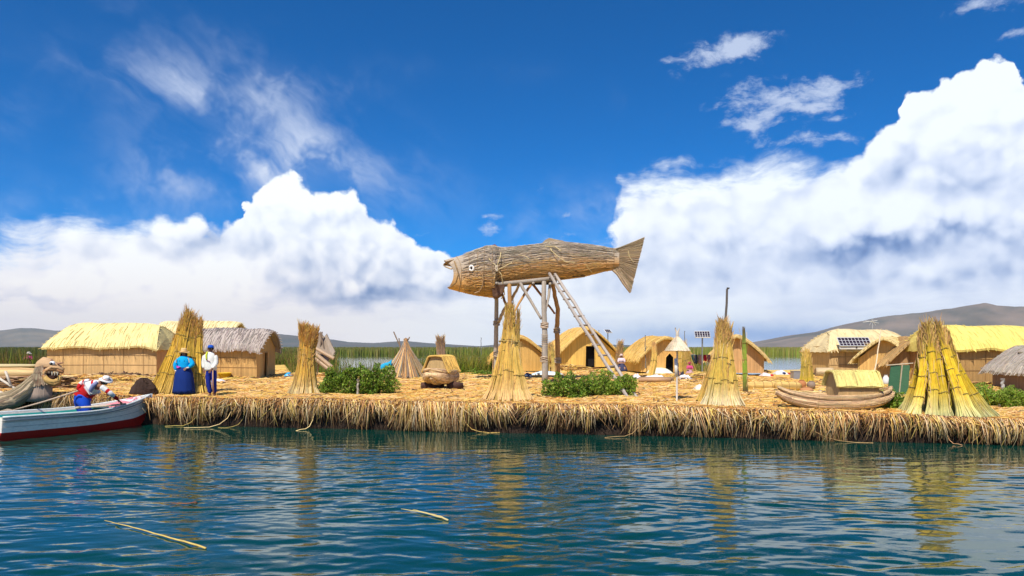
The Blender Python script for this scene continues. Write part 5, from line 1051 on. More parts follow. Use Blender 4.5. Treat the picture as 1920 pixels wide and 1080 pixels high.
def prow_boat():
    Y = 26.0; root = thing('reed_boat', 'floating reed boat with a carved animal head prow behind the white boat', 'boat', tuple(at(0, 772, Y)), 'reed boats'); GC = (0.50, 0.38, 0.24)
    for (dy, rr, lift) in ((-.45, .30, 0), (.45, .30, 0)):
        mb = MB(); pts = [at(-150, 760 - lift, Y + dy), at(-60, 760, Y + dy), at(-5, 756, Y + dy * .9), at(28, 747, Y + dy * .7), at(52, 730, Y + dy * .4), at(68, 712, Y + dy * .2), at(80, 698, Y)]
        P = []
        for i in range(len(pts) - 1):
            for k in range(4): P.append(pts[i].lerp(pts[i + 1], k / 4))
        P.append(pts[-1]); mb.tube(P, np.interp(np.linspace(0, 1, len(P)), [0, .5, .8, 1], [rr, rr * 1.05, rr * .8, rr * .55]), 26, GC, stripes=.4); stems_on(mb, P, np.interp(np.linspace(0, 1, len(P)), [0, .5, .8, 1], [rr, rr * 1.05, rr * .8, rr * .55]), GC, 300); mb.build('hull_roll', M['bundle'], root, True)
    # chest below the head
    ch = MB(); sec = [(690, 84, 12), (706, 80, 14), (722, 76, 19), (738, 70, 25), (752, 62, 34)]; rg = []
    for (py, px, w) in sec:
        cc = at(px + 2, py, Y - .02); ww = w / 1371 * Y; rg.append([(cc.x + ww * math.cos(a), cc.y + .28 * math.sin(a), cc.z) for a in np.linspace(0, 2 * math.pi, 17)[:-1]])
    ch.rings(rg, (0.42, 0.31, 0.24)); ch.build('chest', M['mat_wall'], root, True)
    # skull: lofted from neck to muzzle
    hb = MB(); rg = []
    for (px, py, hw, hh) in ((66, 700, .10, .16), (72, 692, .20, .30), (82, 687, .25, .34), (93, 687, .24, .29), (103, 688, .20, .20), (111, 690, .15, .13), (116, 692, .08, .06)):
        cc = at(px, py, Y); rg.append([(cc.x, cc.y + hw * math.cos(a), cc.z + hh * math.sin(a) * (1 if math.sin(a) > 0 else .35)) for a in np.linspace(0, 2 * math.pi, 19)[:-1]])
    hb.rings(rg, (0.60, 0.38, 0.20)); skull = hb.build('head', M['bundle'], root, True)
    # coiled jaws
    for (pts, r, col, nm) in (([(86, 712), (81, 704), (83, 696), (92, 692), (105, 693), (118, 698)], .065, (0.50, 0.24, 0.10), 'upper_jaw'), ([(84, 706), (82, 700), (87, 694), (96, 688), (108, 689), (119, 693)], .06, (0.70, 0.42, 0.20), 'upper_jaw'),
                              ([(86, 702), (86, 709), (92, 714), (100, 716), (110, 713), (114, 706)], .085, (0.62, 0.38, 0.12), 'lower_jaw'), ([(83, 706), (86, 714), (94, 718), (102, 721), (111, 717)], .07, (0.46, 0.27, 0.09), 'lower_jaw')):
        for dy in (-.30, .30):
            mb = MB(); mb.tube([at(x, y, Y + dy * (1 if i < 4 else .5)) for i, (x, y) in enumerate(pts)], r, 9, col, stripes=.3); mb.build(nm, M['bundle'], root, True)
    mo = MB(); mo.poly([at(88, 700, Y), at(112, 699, Y), at(110, 708, Y), at(96, 712, Y), at(87, 708, Y)], (0, -.24, 0), (.05, .02, .015)); mo.build('mouth', M['cloth'], root)
    for x in (98, 103, 108):
        tb = MB(); tb.tube([at(x, 697, Y - .34), at(x - .5, 704, Y - .35)], [.035, .008], 6, (.75, .66, .5)); tb.build('tooth', M['paint'], root)
    ec = at(98, 681, Y - .22); eb = MB(); eb.lathe([(.02, -.10), (.085, -.05), (.10, 0), (.085, .05), (.02, .10)], (0, 0, 0), 14, (.9, .9, .88)); eb.V = [v[:, [0, 2, 1]] * np.array([1, .7, .8]) + np.array(tuple(ec)) for v in eb.V]; eye = eb.build('eye', M['paint'], root, True)
    pb = MB(); pb.lathe([(.01, -.03), (.05, -.02), (.05, .02), (.01, .03)], (0, 0, 0), 12, (.02, .02, .02)); pb.V = [v[:, [0, 2, 1]] + np.array(tuple(ec + Vector((0, -.07, -.015)))) for v in pb.V]; _sub(pb, 'pupil', M['glassy'], eye, root, True)
    for (pts, r) in (([(96, 680), (97, 673)], .05), ([(76, 684), (84, 678), (92, 677)], .06), ([(108, 682), (119, 680)], .04)):
        mb = MB(); mb.tube([at(x, y, Y - .08) for x, y in pts], [r] * (len(pts) - 1) + [r * .5], 8, (.40, .2, .12), stripes=.3); mb.build('ear', M['bundle'], root, True)
    mane = MB(); n = 220; P = np.zeros((n, 4, 3)); a = rng.uniform(0, 1, n)
    for k, t in enumerate((0, .3, .65, 1)):
        P[:, k] = np.array([tuple(at(66 + 14 * q - 7 * t * (1 - q) + 10 * t * q, 692 - 4 * q + 34 * t * (.6 + .5 * s) - 3, Y - .28 - .05 * s)) for q, s in zip(a, rng.random(n))])
    mane.tubes(P, .016, 3, jit(np.array([(.38, .26, .16), (.5, .38, .24), (.25, .14, .09)])[rng.integers(0, 3, n)], n, .3)); mane.build('mane', M['straw'], root)
    for (a, b) in (((-10, 704), (46, 740)), ((-10, 732), (34, 746)), ((10, 696), (20, 722))):
        o = thing('wooden_pole', {704: 'pale pole slanting down across the far left boat', 732: 'lower of two pale slanting poles at the far left', 696: 'short thick grey upright stick at the far left'}[a[1]], 'pole', tuple(at(*b, Y + .6)), 'poles at the far left')
        mb = MB(); mb.tube([at(*a, Y + .6), at(*b, Y + .5)], .045, 7, (.62, .54, .44), stripes=.2); mb.build('shaft', M['wood'], o, True)
        mb = MB(); mb.tube([at(*b, Y + .5), at(*b, Y + .5) + Vector((0, 0, -.06))], .05, 7, (.5, .42, .32)); mb.build('butt', M['wood'], o, True)
prow_boat()

def white_boat():
    A = Vector((-14.72, 20.45, 0)); Bp = Vector((-12.32, 24.75, 0)); d = (Bp - A); L = d.length; d.normalize(); s = Vector((d.y, -d.x, 0))      # s points to the camera's right
    root = thing('rowing_boat', 'old white rowing boat with a red bottom and turquoise inside', 'boat', tuple(A)); n = 26; WH = (.94, .86, .74); RD = (.55, .022, .014); TE = (.02, .30, .27)
    def hb(u): return 1.0 * (1 - max(0, (u - .35) / .65) ** 2.1) * (1 - .10 * max(0, (.35 - u) / .35) ** 1.5)
    def sheer(u): return .60 + .05 * (1 - u) + .36 * max(0, (u - .45) / .55) ** 2
    def wl(u): return .23 + .10 * max(0, u - .5) ** 1 + .30 * max(0, (u - .8) / .2) ** 2 * .6
    def keel(u): return -.16 + .50 * max(0, (u - .86) / .14) ** 1.8
    def pt(u, w, z, rake=0): return A + d * (u * L + rake) + s * w + Vector((0, 0, z))
    us = np.linspace(0, 1, n)
    def strip(f0, f1, sg, th=0.0, rows=5):
        rg = []
        for u in us:
            row = []
            for k in range(rows):
                t = k / (rows - 1); (w0, z0), (w1, z1) = f0(u), f1(u); w = w0 + (w1 - w0) * t; z = z0 + (z1 - z0) * t; row.append(tuple(pt(u, sg * max(w - th, .002), z, .12 * (z - .1) * u ** 4)))
            rg.append(row)
        return rg
    top = lambda u: (hb(u), sheer(u)); mid = lambda u: (hb(u) * .93, wl(u)); chine = lambda u: (hb(u) * .70, keel(u) + .02); kl = lambda u: (0, keel(u))
    for sg in (-1, 1):
        for nm, f0, f1, col in (('side_planks', mid, top, WH), ('bottom_planks', chine, mid, RD)):
            o = strip(f0, f1, sg); i = strip(f0, f1, sg, .045); mb = MB(); rows = [list(a) + list(b)[::-1] for a, b in zip(o, i)]; mb.rings(rows, np.array(col) * 1.0); mb.build(nm, M['paint'], root)
        bt = MB(); o = strip(kl, chine, sg); bt.rings(o, RD, closed=False, caps=False); bt.build('bottom_planks', M['paint'], root)
        inn = strip(lambda u: (hb(u) * .66, .06), lambda u: (hb(u), sheer(u) - .05), sg, .052); ib = MB(); ib.rings(inn, TE, closed=False, caps=False); ib.build('inner_lining', M['paint'], root)
        gb = MB(); gb.tube([pt(u, sg * hb(u), sheer(u) + .012, .12 * (sheer(u) - .1) * u ** 4) for u in us], .036, 6, (.70, .74, .72)); gb.build('gunwale', M['paint'], root, True)
        for q in (.36, .68):
            sm = MB(); sm.tube([pt(u, sg * ((hb(u) * .93) * (1 - q) + hb(u) * q + .003), wl(u) * (1 - q) + sheer(u) * q, .12 * (wl(u) * (1 - q) + sheer(u) * q - .1) * u ** 4) for u in us], .006, 4, (.40, .38, .34)); sm.build('plank_seam', M['paint'], root)
        rb = MB(); rb.tube([pt(u, sg * (hb(u) * .995 + .012), sheer(u) - .085, .1 * u ** 4) for u in us], .017, 5, (.30, .30, .28)); rb.build('rubbing_strake', M['paint'], root, True)
    tb = MB(); tb.poly([pt(0, -hb(0), sheer(0)), pt(0, hb(0), sheer(0)), pt(0, hb(0) * .93, wl(0)), pt(0, -hb(0) * .93, wl(0))], d * .05, WH); tb.build('transom', M['paint'], root)
    tb = MB(); tb.poly([pt(-.003, -hb(0) * .93, wl(0)), pt(-.003, hb(0) * .93, wl(0)), pt(-.003, hb(0) * .7, -.14), pt(-.003, -hb(0) * .7, -.14)], d * .05, RD); tb.build('transom_bottom', M['paint'], root)
    fb = MB(); fb.rings([[tuple(pt(u, w * hb(u) * .66, .065)) for w in (-1, 0, 1)] for u in us[:-1]], (.22, .13, .08), closed=False, caps=False); fb.build('floor_boards', M['wood'], root)
    for u, w in ((.30, .24), (.78, .2)):
        sb = MB(); c = pt(u, 0, sheer(u) - .17); sb.box(c, (w, hb(u) * 1.8, .04), rz=math.atan2(d.y, d.x), col=(.34, .19, .12)); sb.build('seat', M['wood'], root)
    db = MB(); db.poly([pt(.84, -hb(.84) * .92, sheer(.84) - .04), pt(.84, hb(.84) * .92, sheer(.84) - .04), pt(.93, hb(.93) * .92, sheer(.93) - .03), pt(.985, 0, sheer(.985) - .03), pt(.93, -hb(.93) * .92, sheer(.93) - .03)], (0, 0, -.03), (.72, .74, .72)); db.build('bow_deck', M['paint'], root)
    brown = MB(); brown.poly([pt(.37, -hb(.37) * .9, .50), pt(.62, -hb(.62) * .9, .50), pt(.62, -hb(.62) * .80, .14), pt(.37, -hb(.37) * .8, .14)], s * .02, (.32, .17, .11)); brown.build('side_panel', M['wood'], root)
    st = MB(); st.tube([pt(.90, 0, -.02), pt(.96, 0, .2), pt(1.0, 0, .55, .06), pt(1.0, 0, 1.0, .13)], .035, 7, (.62, .68, .68)); st.build('stem_post', M['paint'], root, True)
    # things in the boat
    c = pt(.80, .05, sheer(.8) - .02); o = thing('pink_cloth', 'crumpled pink cloth lying on the bow of the white boat', 'cloth', tuple(c)); mb = MB(); n2 = 18; rows = []
    for i in range(n2):
        u = i / (n2 - 1); rows.append([tuple(pt(.70 + .20 * u, (w - .5) * 1.0 * hb(.72 + .2 * u) * 1.5, .60 + .22 * u + .13 * (float(vn(u * 5, w * 5)) - .3) + .06 * float(vn(u * 12, w * 12)))) for w in np.linspace(0, 1, 14)])
    rows = np.array(rows); bt = rows - np.array([0, 0, .06]); mb.rings(np.concatenate([rows, bt[:, ::-1]], 1), (.78, .26, .30)); mb.build('folds', M['cloth'], o, True)
    c = pt(.86, .0, sheer(.86) + .02); o = thing('white_cloth', 'pinkish white cloth spread over the bow of the white boat', 'cloth', tuple(c)); mb = MB(); rows = []
    for i in range(12):
        u = i / 11; rows.append([tuple(pt(.84 + .11 * u, (w - .5) * 2 * hb(.85 + .1 * u) * .85, sheer(.85 + .11 * u) + .0 + .05 * float(vn(u * 6 + 9, w * 6)))) for w in np.linspace(0, 1, 10)])
    rows = np.array(rows); mb.rings(np.concatenate([rows, (rows - np.array([0, 0, .03]))[:, ::-1]], 1), (.80, .66, .70)); mb.build('folds', M['cloth'], o, True)
    c = pt(.66, .15, .42); o = thing('green_bundle', 'dark green cloth bundle beside the bending man in the boat', 'bundle', tuple(c)); mb = MB(); rg = []
    for k, (r, z) in enumerate(((.02, .0), (.22, .02), (.30, .10), (.26, .2), (.12, .27), (.02, .28))): rg.append([tuple(c + Vector((r * 1.3 * math.cos(a) * (1 + .15 * math.sin(3 * a + k)), r * math.sin(a), z))) for a in np.linspace(0, 6.283, 15)[:-1]])
    mb.rings(rg, (.02, .22, .14)); mb.build('sack', M['cloth'], o, True); tb = MB(); tb.tube([c + Vector((.15 * math.cos(a) + .1, .1 * math.sin(a) - .1, .26)) for a in np.linspace(0, 6.28, 11)], .016, 5, (.8, .8, .7)); tb.build('cord', M['cloth'], o)
    return pt, sheer, hb, d, s
BPT, BSH, BHB, BD, BS = white_boat()
def oar(label, p0, p1, blade=True, r=.025, col=(.56, .42, .3)):
    o = thing('oar', label, 'oar', tuple(p0), 'oars of the white boat'); mb = MB(); mb.tube([Vector(p0), Vector(p0).lerp(Vector(p1), .5) + Vector((0, 0, -.02)), Vector(p1)], r, 7, col); mb.build('shaft', M['wood'], o, True)
    if not blade:
        g = MB(); g.tube([Vector(p1), Vector(p1) + (Vector(p1) - Vector(p0)).normalized() * .12], r * 1.2, 7, np.array(col) * .8); g.build('grip', M['wood'], o, True); return
    dd = (Vector(p1) - Vector(p0)).normalized(); s = dd.cross(Vector((0, 1, 0))).normalized(); b = MB(); q = Vector(p1); b.poly([q - s * .03, q + dd * .15 - s * .09, q + dd * .55 - s * .09, q + dd * .6, q + dd * .55 + s * .09, q + dd * .15 + s * .09, q + s * .03], (0, .02, .01), np.array(col) * .9); b.build('blade', M['wood'], o)
oar('thin pole held by the bending man reaching down to the left', at(146, 733, 22.3), at(22, 770, 22.6))
oar('pale oar laid along the inside of the white boat', at(236, 757, 23.2), at(150, 764, 22.0), blade=False, r=.03, col=(.78, .62, .42))

# dark netting heap at the island edge
def heap():
    p = gy(269, 741); root = thing('dark_heap', 'dark brown heap of wet nets behind the bow of the white boat', 'heap', tuple(p)); mb = MB(); rg = []
    for k, (f, z) in enumerate(((1.02, -.05), (1.05, .1), (.95, .28), (.72, .44), (.4, .52), (.05, .53))):
        rg.append([(p.x + .40 * f * math.cos(a) * (1 + .18 * math.sin(2 * a + k)), p.y + .34 * f * math.sin(a), p.z + z * (1 + .2 * math.sin(3 * a))) for a in np.linspace(0, 2 * math.pi, 21)[:-1]])
    mb.rings(rg, (.05, .028, .02)); n = 500; a = rng.uniform(0, 6.28, n); P = np.zeros((n, 3, 3)); f = rng.random(n) ** .6
    for k, t in enumerate((-.5, 0, .5)): P[:, k] = np.stack([p.x + .42 * f * np.cos(a + t * .5), p.y + .36 * f * np.sin(a + t * .5), p.z + .53 * (1 - f ** 2.2) + .03 * rng.random(n)], -1)
    mb.tubes(P, .014, 3, jit(np.repeat(np.array([(.07, .04, .028)]), n, 0), n, .6)); mb.build('netting', M['soil'], root)
heap()

# ------------------------------------------------------------------ people
def skin_mesh(name, verts, edges, radii, mat, col, parent, sub=2, root_i=0):
    me = bpy.data.meshes.new(name); pv = np.array(parent.location); me.from_pydata([tuple(np.array(tuple(v)) - pv) for v in verts], edges, []); o = bpy.data.objects.new(name, me); COL.objects.link(o)
    sk = o.modifiers.new('skin', 'SKIN'); sk.use_smooth_shade = True; lay = me.skin_vertices[0] if len(me.skin_vertices) else None
    if lay is None:
        bm = bmesh.new(); bm.from_mesh(me); bm.verts.layers.skin.verify(); bm.to_mesh(me); bm.free(); lay = me.skin_vertices[0]
    for i, r in enumerate(radii):
        lay.data[i].radius = (r, r) if np.isscalar(r) else r; lay.data[i].use_root = (i == root_i)
    s = o.modifiers.new('sub', 'SUBSURF'); s.levels = sub; s.render_levels = sub
    dg = bpy.context.evaluated_depsgraph_get(); ev = o.evaluated_get(dg); m2 = bpy.data.meshes.new_from_object(ev); m2.name = name; o.modifiers.clear(); o.data = m2
    a = m2.attributes.new('col', 'FLOAT_COLOR', 'POINT')
    C = np.array([col(np.array(v.co) + pv) if callable(col) else col for v in m2.vertices], float); a.data.foreach_set('color', np.hstack([C, np.ones((len(C), 1))]).ravel().astype(np.float32))
    m2.materials.clear(); m2.materials.append(mat); m2.polygons.foreach_set('use_smooth', [True] * len(m2.polygons)); m2.update(); o.parent = parent; return o

def body(root, J, sc_=1.0, col=(0.30, 0.15, 0.09), girth=1.0):
    """J: dict of joints in world space (pelvis, waist, chest, neck, skull, crown, shoulders, elbows, wrists, hands, hips, knees, ankles, toes)"""
    V = []; E = []; Rr = []
    def v(p, r, prev=None): V.append(tuple(p)); Rr.append(r * sc_ if np.isscalar(r) else (r[0] * sc_, r[1] * sc_)); i = len(V) - 1; E.append((prev, i)) if prev is not None else None; return i
    pel = v(J['pelvis'], .135 * girth); wa = v(J['waist'], .12 * girth, pel); ch = v(J['chest'], .135 * girth, wa); nk0 = v(Vector(J['chest']).lerp(Vector(J['neck']), .7), .075, ch); nk = v(J['neck'], .052, nk0); sk = v(J['skull'], .088, nk); v(J['crown'], .07, sk)
    for s in 'LR':
        sh = v(J['sh' + s], .06, ch); el = v(J['el' + s], .042, sh); wr = v(J['wr' + s], .028, el); hd = v(J['hd' + s], (.034, .018), wr)
        d = (Vector(J['hd' + s]) - Vector(J['wr' + s])).normalized(); side = d.cross(Vector((0, 1, 0))); side = side.normalized() if side.length > .1 else Vector((1, 0, 0))
        for k, (o_, l) in enumerate(((-.027, .055), (-.009, .07), (.009, .066), (.027, .05))):
            b = v(Vector(V[hd]) + side * o_ * 1.1 + d * .03, .0095, hd); v(Vector(V[b]) + d * l * .8 + Vector((0, -.012, -.006)), .008, b)
        t = v(Vector(J['wr' + s]).lerp(Vector(V[hd]), .6) - side * .035 + Vector((0, -.01, 0)), .011, wr); v(Vector(V[t]) + d * .035 - side * .012, .009, t)
        hp = v(J['hp' + s], .10 * girth, pel); kn = v(J['kn' + s], .06, hp); an = v(J['an' + s], .042, kn); v(J['to' + s], .036, an)
    return skin_mesh('body', V, E, Rr, M['skin'], col, root, 2)

def face(root, c, f, up, sc_=1.0, skin=(0.30, 0.15, 0.09)):
    f = Vector(f).normalized(); up = Vector(up).normalized(); s = f.cross(up)
    for e in (-1, 1):
        b = MB(); p = Vector(c) + f * .088 * sc_ + s * e * .033 * sc_ + up * .005; b.lathe([(.002, -.010), (.011, -.005), (.013, 0), (.011, .005), (.002, .010)], tuple(p), 8, (.75, .72, .68)); b.build('eye', M['paint'], root, True)
        q = MB(); p2 = p + f * .011; q.lathe([(.001, -.006), (.006, 0), (.001, .006)], tuple(p2), 6, (.02, .01, .01)); q.build('iris', M['glassy'], root, True)
        eb = MB(); eb.tube([p + up * .02 - s * .016 + f * .006, p + up * .024 + f * .010, p + up * .018 + s * .016 + f * .006], .004, 5, (.02, .012, .01)); eb.build('eyebrow', M['cloth'], root)
        er = MB(); er.lathe([(.003, -.03), (.014, -.015), (.016, .01), (.003, .03)], tuple(Vector(c) + s * e * .088 * sc_ - up * .005), 8, np.array(skin) * .95); er.build('ear', M['skin'], root, True)
    nb = MB(); nb.tube([Vector(c) + f * .085 + up * .012, Vector(c) + f * .106 - up * .018, Vector(c) + f * .09 - up * .026], [.008, .014, .008], 7, np.array(skin) * 1.1); nb.build('nose', M['skin'], root, True)
    mb = MB(); mb.tube([Vector(c) + f * .084 - up * .048 - s * .024, Vector(c) + f * .093 - up * .050, Vector(c) + f * .084 - up * .048 + s * .024], .0055, 6, (.26, .07, .05)); mb.build('mouth', M['skin'], root, True)

def hat(root, c, up, R0, rc, h, col, name='hat', band=None, seg=22):
    up = Vector(up).normalized(); a1 = up.orthogonal().normalized(); a2 = up.cross(a1); mb = MB()
    prof = [(rc * .9, -.01), (R0, -.028), (R0 * 1.01, -.02), (R0 * .8, .0), (rc * 1.02, .012), (rc, h * .7), (rc * .8, h), (rc * .3, h * 1.03), (.004, h * 1.0)]
    mb.rings([[tuple(Vector(c) + a1 * r * math.cos(t) * (1 + .03 * math.sin(2 * t)) + a2 * r * math.sin(t) + up * (z + .02 * math.sin(2 * t) * (r > rc * 1.1))) for t in np.linspace(0, 2 * math.pi, seg + 1)[:-1]] for r, z in prof], col)
    o = mb.build(name, M['straw'], root, True)
    if band:
        b = MB(); b.tube([tuple(Vector(c) + (a1 * math.cos(t) + a2 * math.sin(t)) * (rc + .004) + up * .025) for t in np.linspace(0, 2 * math.pi, 19)], .012, 5, band, caps=False); _sub(b, 'hat_band', M['cloth'], o, root)
    return o

def loft(root, name, secs, col, mat='cloth', n=28, fold=0.0, nf=9, caps=True, thick=True):
    """secs: (centre, rx, ry) horizontal sections"""
    mb = MB(); rg = []; C = []
    for i, (c, rx, ry) in enumerate(secs):
        amp = fold * i / max(1, len(secs) - 1)
        for t in np.linspace(0, 2 * math.pi, n + 1)[:-1]:
            pass
        rg.append([(c[0] + rx * math.cos(t) * (1 + amp * math.sin(nf * t)), c[1] + ry * math.sin(t) * (1 + amp * math.sin(nf * t + 1)), c[2]) for t in np.linspace(0, 2 * math.pi, n + 1)[:-1]])
        C += [np.array(col(i) if callable(col) else col)] * n
    mb.rings(rg, np.array(C), caps=caps); return mb.build(name, M[mat], root, True)

def woman():
    p = gy(345, 741); x, y, z = p; root = thing('person', 'woman in a straw hat, bright blue blouse and dark blue full skirt', 'person', (x, y, z)); S = Vector((x, y, z)); v = lambda a, b, c: S + Vector((a, b, c)); H = 1371 / y
    J = dict(pelvis=v(0, 0, .90), waist=v(0, 0, 1.04), chest=v(0, .01, 1.22), neck=v(0, .0, 1.40), skull=v(0, -.01, 1.50), crown=v(0, 0, 1.57),
             shL=v(-.17, 0, 1.32), elL=v(-.30, .0, 1.08), wrL=v(-.26, -.05, .86), hdL=v(-.25, -.07, .79), shR=v(.17, 0, 1.32), elR=v(.33, -.02, 1.10), wrR=v(.20, -.18, .98), hdR=v(.15, -.20, .95),
             hpL=v(-.09, 0, .84), knL=v(-.1, -.01, .46), anL=v(-.1, .02, .09), toL=v(-.11, -.12, .04), hpR=v(.09, 0, .84), knR=v(.1, -.01, .46), anR=v(.1, .02, .09), toR=v(.11, -.12, .04))
    body(root, J, 1, (0.40, 0.21, 0.13), 1.1); face(root, J['skull'], (0.05, -1, 0), (0, 0, 1), 1, (0.40, 0.21, 0.13))
    BL = (0.0, 0.38, 0.78)
    loft(root, 'skirt', [(v(0, 0, 1.02), .175, .15), (v(0, 0, .96), .23, .19), (v(0, 0, .80), .29, .25), (v(0, 0, .5), .335, .30), (v(0, 0, .2), .37, .33), (v(0, 0, .07), .385, .34), (v(0, 0, .075), .36, .32)], (0.004, 0.026, 0.17), fold=.085, nf=11)
    loft(root, 'blouse', [(v(0, 0, .98), .215, .17), (v(0, 0, 1.02), .20, .165), (v(0, 0, 1.10), .205, .17), (v(0, .0, 1.22), .235, .175), (v(0, .0, 1.32), .225, .155), (v(0, .0, 1.385), .14, .12), (v(0, 0, 1.415), .08, .08)], BL, fold=0, n=24)
    for s in 'LR': skin_mesh('sleeve', [J['sh' + s] - Vector((0, 0, 0)), Vector(J['sh' + s]).lerp(Vector(J['el' + s]), .5), J['el' + s], Vector(J['el' + s]).lerp(Vector(J['wr' + s]), .85)], [(0, 1), (1, 2), (2, 3)], [.085, .105, .11, .06], M['cloth'], BL, root, 2)
    for s, e in (('L', -1), ('R', 1)):
        cb = MB(); q = Vector(J['el' + s]).lerp(Vector(J['wr' + s]), .93); cb.lathe([(.045, -.02), (.052, 0), (.045, .02)], tuple(q), 12, (.80, .78, .70)); cb.build('cuff', M['cloth'], root, True)
        tb = MB(); tb.tube([v(e * .20, -.14, 1.345), v(e * .23, -.12, 1.26), v(e * .235, -.10, 1.17)], .014, 5, (.80, .76, .45)); tb.build('trim', M['cloth'], root)
    sb = MB(); sb.tube([v(-.20, -.14, 1.04), v(-.1, -.185, 1.02), v(-.04, -.19, 1.0)], .024, 6, (.42, .05, .42)); sb.tube([v(-.17, -.17, 1.0), v(-.09, -.20, .99)], .026, 6, (.75, .10, .50)); sb.build('sash', M['cloth'], root, True)
    for e in (-1, 1):
        hb = MB(); hb.tube([v(e * .07, .02, 1.54), v(e * .095, -.02, 1.44), v(e * .09, -.06, 1.32), v(e * .08, -.17, 1.22)], [.035, .028, .022, .012], 7, (.02, .014, .012)); hb.build('hair_plait', M['cloth'], root, True)
    hat(root, v(0, -.005, 1.565), (0.03, -.08, 1), .205, .105, .125, (.72, .47, .20), band=(.60, .34, .15))
woman()
def man():
    p = gy(394, 744); x, y, z = p; root = thing('person', 'man in a blue cap, loose white shirt and dark blue trousers', 'person', (x, y, z)); S = Vector((x, y, z)); k = 1.05; v = lambda a, b, c: S + Vector((a, b, c)) * k
    J = dict(pelvis=v(.03, 0, .92), waist=v(.02, 0, 1.08), chest=v(0, .01, 1.30), neck=v(.0, .0, 1.49), skull=v(.02, -.01, 1.60), crown=v(.02, 0, 1.68),
             shL=v(-.18, .02, 1.41), elL=v(-.24, .05, 1.13), wrL=v(-.20, .0, .92), hdL=v(-.19, -.03, .86), shR=v(.18, 0, 1.41), elR=v(.22, -.03, 1.12), wrR=v(.12, -.17, .92), hdR=v(.09, -.20, .87),
             hpL=v(-.06, 0, .86), knL=v(-.05, -.03, .48), anL=v(.0, .02, .09), toL=v(-.01, -.13, .04), hpR=v(.12, 0, .86), knR=v(.14, -.02, .48), anR=v(.15, .02, .09), toR=v(.17, -.12, .04))
    body(root, J, 1.04, (0.22, 0.10, 0.06)); face(root, J['skull'], (0.2, -1, 0), (0, 0, 1), 1, (.22, .10, .06))
    W = (.84, .83, .76); NV = (.010, .025, .26)
    skin_mesh('trousers', [J['pelvis'], J['hpL'], J['knL'], Vector(J['anL']) + Vector((0, 0, .02)), J['hpR'], J['knR'], Vector(J['anR']) + Vector((0, 0, .02)), v(.02, 0, 1.02)], [(0, 1), (1, 2), (2, 3), (0, 4), (4, 5), (5, 6), (0, 7)], [.15, .125, .09, .075, .125, .09, .075, .14], M['cloth'], NV, root, 2)
    tb = MB(); tb.tube([v(.15, -.15, .90), v(.15, -.135, .5), v(.145, -.09, .1)], [.022, .026, .030], 6, (.52, .30, .20)); tb.build('trouser_stripe', M['cloth'], root, True)
    loft(root, 'shirt', [(v(.02, 0, .88), .20, .15), (v(.02, 0, .94), .215, .165), (v(.01, 0, 1.1), .20, .155), (v(0, .0, 1.28), .215, .16), (v(0, .0, 1.40), .205, .135), (v(0, .0, 1.465), .12, .10), (v(0, 0, 1.50), .065, .065)], W, n=24, fold=0)
    for s in 'LR': skin_mesh('sleeve', [J['sh' + s], Vector(J['sh' + s]).lerp(Vector(J['el' + s]), .5), J['el' + s], Vector(J['el' + s]).lerp(Vector(J['wr' + s]), .9)], [(0, 1), (1, 2), (2, 3)], [.078, .082, .085, .062], M['cloth'], W, root, 2)
    sc2 = MB(); sc2.tube([v(-.06, -.08, 1.50), v(-.07, -.15, 1.40), v(-.055, -.17, 1.28), v(-.05, -.17, 1.22)], [.03, .034, .028, .015], 7, (.62, .68, .05)); sc2.build('scarf', M['cloth'], root, True)
    cb = MB(); cb.tube([v(-.03, -.17, 1.22), v(.03, -.175, 1.2), v(.07, -.17, 1.17)], .010, 5, (.35, .04, .05)); cb.build('cord', M['cloth'], root)
    c = v(.02, .0, 1.635); cap = MB(); cap.lathe([(.098, -.01), (.105, .02), (.100, .06), (.07, .095), (.02, .108), (.002, .108)], tuple(c), 18, (.01, .09, .50)); o = cap.build('cap', M['cloth'], root, True)
    vb = MB(); f = Vector((.2, -1, 0)).normalized(); s = Vector((1, .2, 0)).normalized(); vb.poly([c - s * .08 + f * .06, c - s * .06 + f * .15, c + f * .17, c + s * .06 + f * .15, c + s * .08 + f * .06], (0, 0, .012), (.02, .03, .10)); _sub(vb, 'visor', M['cloth'], o, root)
    hb = MB(); hb.lathe([(.088, -.05), (.098, -.02), (.096, .02)], tuple(c + Vector((0, .02, -.01))), 14, (.02, .015, .012)); hb.build('hair', M['cloth'], root, True)
man()
